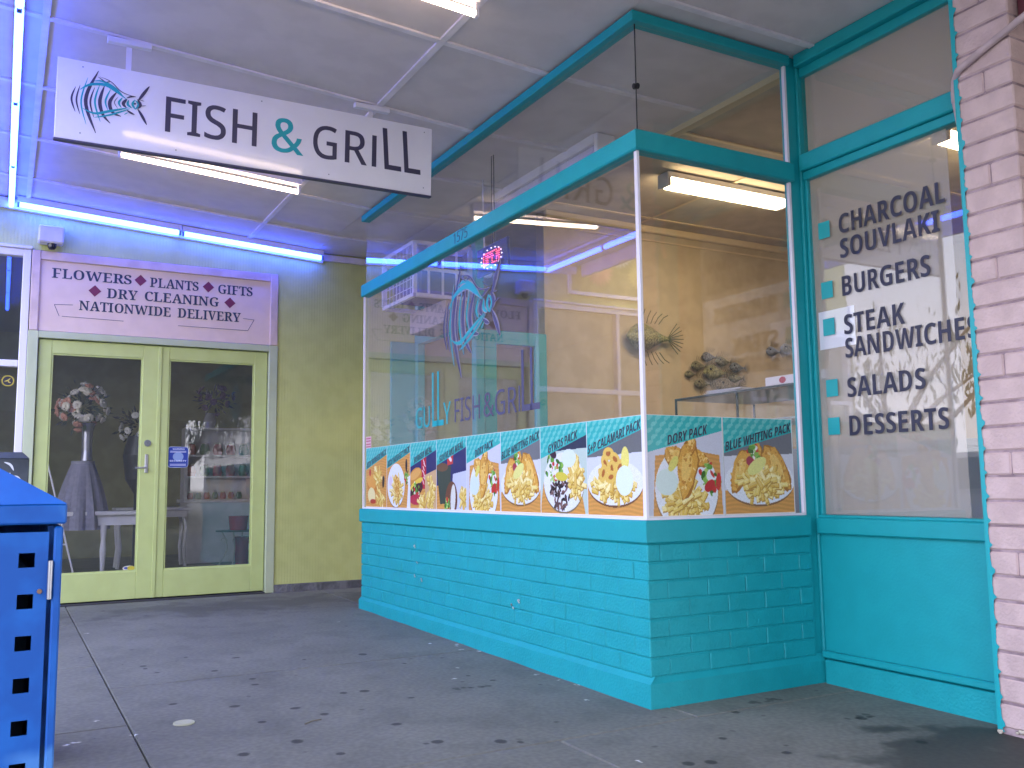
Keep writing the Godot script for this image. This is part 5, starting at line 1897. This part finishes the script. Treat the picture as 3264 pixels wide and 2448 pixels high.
	var tones := ["9c3a44", "3f6a48", "b05a4a", "6f8a5a", "a8484c"]
	var n := 0
	for y in [0.862, 1.166, 1.446]:
		var x := 2.2
		while x < 2.92:
			var big: float = 0.055 if y > 1.1 else 0.034
			var tone: String = tones[n % 5]
			var spot := int(round((x - 2.2) / (big * 3.1)))
			var jar := thing("jar", "%s jar on the dresser's %s, %s from the console table" % [["red", "green", "terracotta", "sage", "crimson"][n % 5], "counter" if y < 1.0 else ("lower shelf" if y < 1.3 else "upper shelf"), ["first", "second", "third", "fourth", "fifth", "sixth", "seventh"][spot]], "jar", Vector3(x, y, -12.72), "jars on the white dresser")
			st = S()
			lathe(st, Vector3(x, y + 0.001, -12.72), [Vector2(0, 0), Vector2(big, 0.0), Vector2(big * 1.25, big), Vector2(big, big * 2.2), Vector2(big * 0.8, big * 2.6)], 12)
			part(jar, "body", st, flat(hexc(tone), 0.3))
			st = S()
			lathe(st, Vector3(x, y + big * 2.6, -12.72), [Vector2(big * 0.9, 0), Vector2(big * 0.9, big * 0.3), Vector2(0, big * 0.45)], 12)
			part(jar, "lid", st, flat(hexc("c9c2b6"), 0.5))
			n += 1
			x += big * 3.1
	# purple vase on top
	v = thing("bulb_vase", "clear glass vase on top of the white dresser", "vase", Vector3(2.42, 1.806, -12.7))
	st = S()
	lathe(st, Vector3(2.42, 1.807, -12.7), [Vector2(0, 0), Vector2(0.06, 0), Vector2(0.09, 0.08), Vector2(0.05, 0.2)], 14)
	part(v, "body", st, flat(hexc("a8a4b0"), 0.1))
	# console table with cabriole legs
	v = thing("console_table", "grey white console table with curved legs beside the dresser", "table", Vector3(1.8, f, -12.0))
	st = S()
	box(st, Vector3(1.2, 0.74, -12.2), Vector3(2.06, 0.78, -11.8), 0.008)
	box(st, Vector3(1.24, 0.66, -12.16), Vector3(2.02, 0.74, -11.84))
	part(v, "top", st, M.white)
	for p in [[1.28, -11.86], [1.98, -11.86], [1.28, -12.14], [1.98, -12.14]]:
		st = S()
		var s: float = 1.0 if p[0] > 1.5 else -1.0
		path(st, [Vector3(p[0], 0.68, p[1]), Vector3(p[0] + 0.035 * s, 0.55, p[1]), Vector3(p[0] + 0.01 * s, 0.3, p[1]), Vector3(p[0] + 0.03 * s, f + 0.02, p[1])], 0.022, 8)
		part(v, "leg", st, M.white)
	# red bucket on a scrolled stand
	v = thing("scroll_plant_stand", "pale wrought iron plant stand with scrolled legs in front of the dresser", "plant stand", Vector3(2.56, f, -11.5))
	st = S()
	lathe(st, Vector3(2.56, 0.478, -11.5), [Vector2(0, 0), Vector2(0.26, 0), Vector2(0.265, 0.012), Vector2(0, 0.012)], 24)
	part(v, "top", st, flat(hexc("4a5450"), 0.4))
	for k in 4:
		var a := TAU * k / 4.0 + 0.5
		var e := Vector3(cos(a), 0, sin(a))
		st = S()
		var pts := []
		for i in 14:
			var q := i / 13.0
			pts.append(Vector3(2.56, 0, -11.5) + e * (0.2 - 0.09 * sin(q * PI) + 0.05 * q) + Vector3(0, lerpf(0.478, f + 0.01, q), 0))
		path(st, pts, 0.008, 6)
		pts = []
		for i in 10:
			var q := i / 9.0 * 5.0
			pts.append(Vector3(2.56, 0.36, -11.5) + e * (0.16 + 0.05 * (1.0 - q / 6.0) * cos(q)) + Vector3(0, 0.05 * (1.0 - q / 6.0) * sin(q), 0))
		path(st, pts, 0.006, 6)
		part(v, "leg", st, flat(hexc("b9b4ac"), 0.5))
	for b in [["red_bucket", "glossy red bucket on top of the scrolled plant stand", Vector3(2.56, 0.491, -11.5), 0.12, 0.17, "a3283c"], ["red_urn", "crimson pot on the floor under the scrolled plant stand", Vector3(2.62, f, -11.56), 0.09, 0.36, "8c2438"]]:
		v = thing(b[0], b[1], "bucket" if b[0] == "red_bucket" else "pot", b[2])
		st = S()
		lathe(st, b[2] + Vector3(0, 0.001, 0), [Vector2(0, 0), Vector2(b[3] * 0.85, 0), Vector2(b[3], b[4]), Vector2(b[3] * 1.06, b[4]), Vector2(b[3] * 0.92, b[4] - 0.01), Vector2(0, b[4] - 0.03)], 20)
		part(v, "body", st, flat(hexc(b[5]), 0.2))

# ------------------------------------------------------------------ bins
func bins() -> void:
	var t := thing("blue_bin", "blue steel bin enclosure with hipped lid and rows of square holes", "bin", Vector3(-0.2, 0, -2.7))
	var x1 := 0.134
	var x0 := -0.55
	var z1 := -2.4
	var z0 := -3.0
	var top := 0.892
	var st := S()
	# frame: corner posts, bottom rail; the door leaf sits in the opening
	box(st, Vector3(x1 - 0.019, -0.03, z1 - 0.05), Vector3(x1, top, z1), 0.004)
	box(st, Vector3(x0, -0.03, z1 - 0.05), Vector3(x0 + 0.055, top, z1), 0.008)
	box(st, Vector3(x0, -0.03, z0), Vector3(x1, top, z0 + 0.04), 0.008)
	box(st, Vector3(x1 - 0.03, 0.0, z0 + 0.04), Vector3(x1 - 0.004, top, z1 - 0.05))
	box(st, Vector3(x0 + 0.004, 0.0, z0 + 0.04), Vector3(x0 + 0.03, top, z1 - 0.05))
	part(t, "cabinet", st, M.bin)
	# door: plate with square holes, built round each hole
	st = S()
	var dx0 := x0 + 0.062
	var dx1 := x1 - 0.029
	var zf := z1 - 0.006
	var zb := zf - 0.004
	var hs := 0.033
	var cols := [dx0 + 0.06, (dx0 + dx1) / 2 - hs / 2 - 0.02, x1 - 0.0895]
	var rows := []
	for i in 8:
		rows.append(0.8 - i * 0.093)
	var xs := [dx0]
	for c in cols:
		xs.append(c)
		xs.append(c + hs)
	xs.append(dx1)
	var ys := [top - 0.012]
	for r in rows:
		ys.append(r + hs)
		ys.append(r)
	ys.append(-0.02)
	for i in xs.size() - 1:
		for j in ys.size() - 1:
			if i % 2 == 1 and j % 2 == 1:
				continue
			if i % 2 == 0 and j > 0:
				continue
			var y0: float = -0.02 if i % 2 == 0 else ys[j + 1]
			box(st, Vector3(xs[i], y0, zb), Vector3(xs[i + 1], ys[j], zf))
	var door := part(t, "door", st, M.bin)
	st = S()
	box(st, Vector3(x0 + 0.06, -0.02, zb - 0.5), Vector3(x1 - 0.06, top - 0.08, zb - 0.16), 0.03)
	part(t, "inner_bin", st, flat(hexc("4c5552"), 0.6))
	st = S()
	tube(st, Vector3(x1 - 0.024, 0.727, z1 + 0.002), Vector3(x1 - 0.024, 0.814, z1 + 0.002), 0.0055, 0.0055, 12)
	part(door, "hinge", st, M.metal)
	st = S()
	tube(st, Vector3(x1 - 0.044, 0.745, zf), Vector3(x1 - 0.044, 0.745, zf + 0.004), 0.006, 0.005, 10)
	part(door, "rivet", st, flat(hexc("8a6a58"), 0.6, 0.3))
	# lid: fascia and hipped top
	st = S()
	var o := 0.006
	box(st, Vector3(x0 - o, top + 0.006, z0 - o), Vector3(x1 + o, top + 0.052, z1 + o), 0.004)
	var cx := (x0 + x1) / 2
	var cz := (z0 + z1) / 2
	var yb := top + 0.052
	var a := [Vector3(x0 - o, yb, z0 - o), Vector3(x1 + o, yb, z0 - o), Vector3(x1 + o, yb, z1 + o), Vector3(x0 - o, yb, z1 + o)]
	var ap := Vector3(cx, yb + 0.21, cz)
	for i in 4:
		var m: Vector3 = (a[i] + a[(i + 1) % 4]) / 2.0 - Vector3(cx, yb - 0.3, cz)
		tri(st, a[i], a[(i + 1) % 4], ap, m)
	part(t, "lid", st, M.bin)
	# dark box behind it
	var d := thing("black_meter_box", "charcoal box with torn white stickers standing behind the blue bin", "box", Vector3(-0.1, 0, -4.0))
	st = S()
	var bx1 := 0.089
	var bz := -3.75
	box(st, Vector3(-0.5, -0.01, bz - 0.4), Vector3(bx1, 1.094, bz), 0.004)
	slab4(st, [Vector3(-0.5, 1.094, bz - 0.4), Vector3(bx1, 1.094, bz - 0.4), Vector3(bx1, 1.094, bz), Vector3(-0.5, 1.094, bz)], Vector3(-0.023, 0.023, -0.02))
	part(d, "casing", st, M.black_panel)
	for q in [[Vector2(0.01, 1.08), Vector2(0.029, 1.071), Vector2(0.04, 1.051)], [Vector2(0.037, 1.031), Vector2(0.054, 1.026), Vector2(0.069, 1.005)]]:
		st = S()
		stroke(st, PackedVector2Array(q), 0.008, Vector3(0, 0, bz), Vector3.RIGHT, Vector3.UP, 0.002, 0.4)
		part(d, "torn_sticker", st, flat(hexc("d6d8e2"), 0.6))
	st = S()
	poly(st, [Vector3(-0.05, 1.02, bz + 0.002), Vector3(0.03, 1.043, bz + 0.002), Vector3(0.046, 0.994, bz + 0.002), Vector3(-0.03, 0.96, bz + 0.002)], Vector3.BACK)
	part(d, "paper_notice", st, flat(hexc("cfd0e0"), 0.6))

# ------------------------------------------------------------------ street, seen in the glass
func gum_tree(at: Vector3, h: float, crown: float, label: String, seed_: int, tone: String, dense := 110) -> void:
	rng.seed = seed_
	var t := thing("gum_tree", label, "tree", at, "trees across the road")
	var tr := S()
	var lf := S()
	var tips := []
	tube(tr, at, at + Vector3(0.1, h * 0.35, 0.05), h * 0.035, h * 0.026, 10)
	var fork := at + Vector3(0.1, h * 0.35, 0.05)
	for i in 7:
		var a := TAU * i / 7.0 + rng.randf() * 0.6
		var mid := fork + Vector3(cos(a) * crown * 0.4, h * rng.randf_range(0.12, 0.3), sin(a) * crown * 0.4)
		var tip := mid + Vector3(cos(a) * crown * rng.randf_range(0.2, 0.55), h * rng.randf_range(0.05, 0.3), sin(a) * crown * rng.randf_range(0.2, 0.55))
		tube(tr, fork, mid, h * 0.018, h * 0.011, 8)
		tube(tr, mid, tip, h * 0.011, h * 0.004, 6)
		tips.append(tip)
		tips.append((mid + tip) / 2.0)
		tips.append(mid + Vector3(rng.randf_range(-1, 1), rng.randf_range(0, 1.2), rng.randf_range(-1, 1)) * crown * 0.25)
	for p in tips:
		for i in dense:
			var c: Vector3 = p + Vector3(rng.randfn(0, 1), rng.randfn(0, 0.7), rng.randfn(0, 1)) * crown * 0.16
			var d := Vector3(rng.randf_range(-0.5, 0.5), -1, rng.randf_range(-0.5, 0.5)).normalized()
			var u := d.cross(Vector3(rng.randf_range(-1, 1), 0.1, rng.randf_range(-1, 1))).normalized()
			var k := rng.randf_range(0.07, 0.16)
			poly(lf, [c, c + d * k + u * k * 0.3, c + d * k * 2.2, c + d * k - u * k * 0.3], u.cross(d))
	part(t, "trunk", tr, worn(hexc("6a5a4c"), 0.2, 0.85, 1.0, 130))
	part(t, "crown", lf, flat(hexc(tone), 0.7))

func street() -> void:
	gum_tree(Vector3(-13.5, -0.2, -16.5), 6.0, 3.8, "spreading gum tree with a leaning trunk beyond the road", 21, "4a5638", 55)
	gum_tree(Vector3(-17, -0.2, -13.5), 5.2, 2.4, "small round gum tree on the grass verge beyond the road", 22, "56603a")
	gum_tree(Vector3(-15, -0.2, -27), 9.0, 4.0, "tall dark gum tree farther along the verge", 23, "3a4a30")
	gum_tree(Vector3(6.5, -0.2, 22), 6.0, 3.0, "bushy tree at the end of the shops", 24, "3d4a2e")
	gum_tree(Vector3(4.0, -0.2, 27), 4.6, 2.6, "low olive tree past the end of the shops", 25, "6a6a3c")
	# grass bank across the road
	var st := S()
	var nx := 24
	for i in nx:
		for j in 20:
			var p := []
			for e in [[0, 0], [1, 0], [1, 1], [0, 1]]:
				var z: float = -90.0 + 180.0 * (i + e[0]) / nx
				var x: float = -11.3 - 60.0 * (j + e[1]) / 20.0
				var q: float = (j + e[1]) / 20.0
				p.append(Vector3(x, -0.2 + 3.4 * q * q + 0.5 * q * sin(z * 0.09) + 0.1 * sin(z * 0.5 + j), z))
			poly(st, p, Vector3.UP)
	part(struct("grass_bank"), "turf", st, worn(hexc("6f6c45"), 0.25, 0.9, 0.15, 140))
	var nb := thing("added_end_building", "added unseen dark brick building closing the far end of the covered footpath", "building", Vector3(0, 0, 16.5))
	st = S()  # added out of view so the flower shop door glass mirrors something dark
	box(st, Vector3(-7, -0.2, 16.0), Vector3(5.5, 5.5, 22.0))
	part(nb, "wall", st, worn(hexc("5a4a42"), 0.15, 0.85, 0.5, 150))
	st = S()
	box(st, Vector3(0.6, 0.0, 15.95), Vector3(1.6, 2.1, 15.998))
	part(nb, "door", st, flat(hexc("3a3230"), 0.5))
	# parked car
	var c := Vector3(-3.0, -0.13, -7.0)
	var t := thing("parked_car", "white hatchback parked at the kerb, mirrored in the side window", "car", c)
	var prof := [Vector2(-2.0, 0.35), Vector2(-2.05, 0.6), Vector2(-1.95, 0.85), Vector2(-1.0, 0.98), Vector2(-0.3, 1.42), Vector2(0.9, 1.46), Vector2(1.75, 1.05), Vector2(2.0, 0.9), Vector2(2.02, 0.4), Vector2(1.9, 0.28), Vector2(-1.9, 0.28)]
	st = S()
	var wb := 0.82
	for i in prof.size():
		var a: Vector2 = prof[i]
		var b: Vector2 = prof[(i + 1) % prof.size()]
		var ka := wb - maxf(0, a.y - 0.95) * 0.35
		var kb := wb - maxf(0, b.y - 0.95) * 0.35
		var o := Vector3(0, (a.y + b.y) / 2 - 0.8, (a.x + b.x) / 2)
		poly(st, [c + Vector3(-ka, a.y, a.x), c + Vector3(ka, a.y, a.x), c + Vector3(kb, b.y, b.x), c + Vector3(-kb, b.y, b.x)], o)
		for s in [-1.0, 1.0]:
			tri(st, c + Vector3(s * ka, a.y, a.x), c + Vector3(s * kb, b.y, b.x), c + Vector3(s * wb, 0.7, 0), Vector3(s, 0, 0))
	part(t, "body", st, flat(hexc("d2d2d0"), 0.15))
	st = S()
	for s in [-1.0, 1.0]:
		poly(st, [c + Vector3(s * 0.795, 1.0, -0.85), c + Vector3(s * 0.70, 1.36, -0.25), c + Vector3(s * 0.69, 1.39, 0.85), c + Vector3(s * 0.795, 1.05, 1.5)], Vector3(s, 0.3, 0))
	poly(st, [c + Vector3(-0.75, 1.03, -0.98), c + Vector3(0.75, 1.03, -0.98), c + Vector3(0.66, 1.4, -0.37), c + Vector3(-0.66, 1.4, -0.37)], Vector3(0, 1, -1))
	part(t, "window", st, flat(hexc("15181c"), 0.05))
	for p in [[-0.7, -1.25], [0.7, -1.25], [-0.7, 1.25], [0.7, 1.25]]:
		st = S()
		tube(st, c + Vector3(p[0] - 0.13, 0.31, p[1]), c + Vector3(p[0] + 0.13, 0.31, p[1]), 0.31, 0.31, 20)
		var w := part(t, "wheel", st, flat(hexc("1b1b1d"), 0.8))
		st = S()
		var s: float = signf(p[0])
		tube(st, c + Vector3(p[0] + 0.131 * s, 0.31, p[1]), c + Vector3(p[0] + 0.14 * s, 0.31, p[1]), 0.2, 0.18, 16)
		part(w, "rim", st, M.metal)
	for s in [-1.0, 1.0]:
		st = S()
		box(st, c + Vector3(s * 0.62 - 0.14, 0.72, -2.06), c + Vector3(s * 0.62 + 0.14, 0.86, -1.98), 0.02)
		part(t, "headlight", st, flat(hexc("d8dce4"), 0.1))
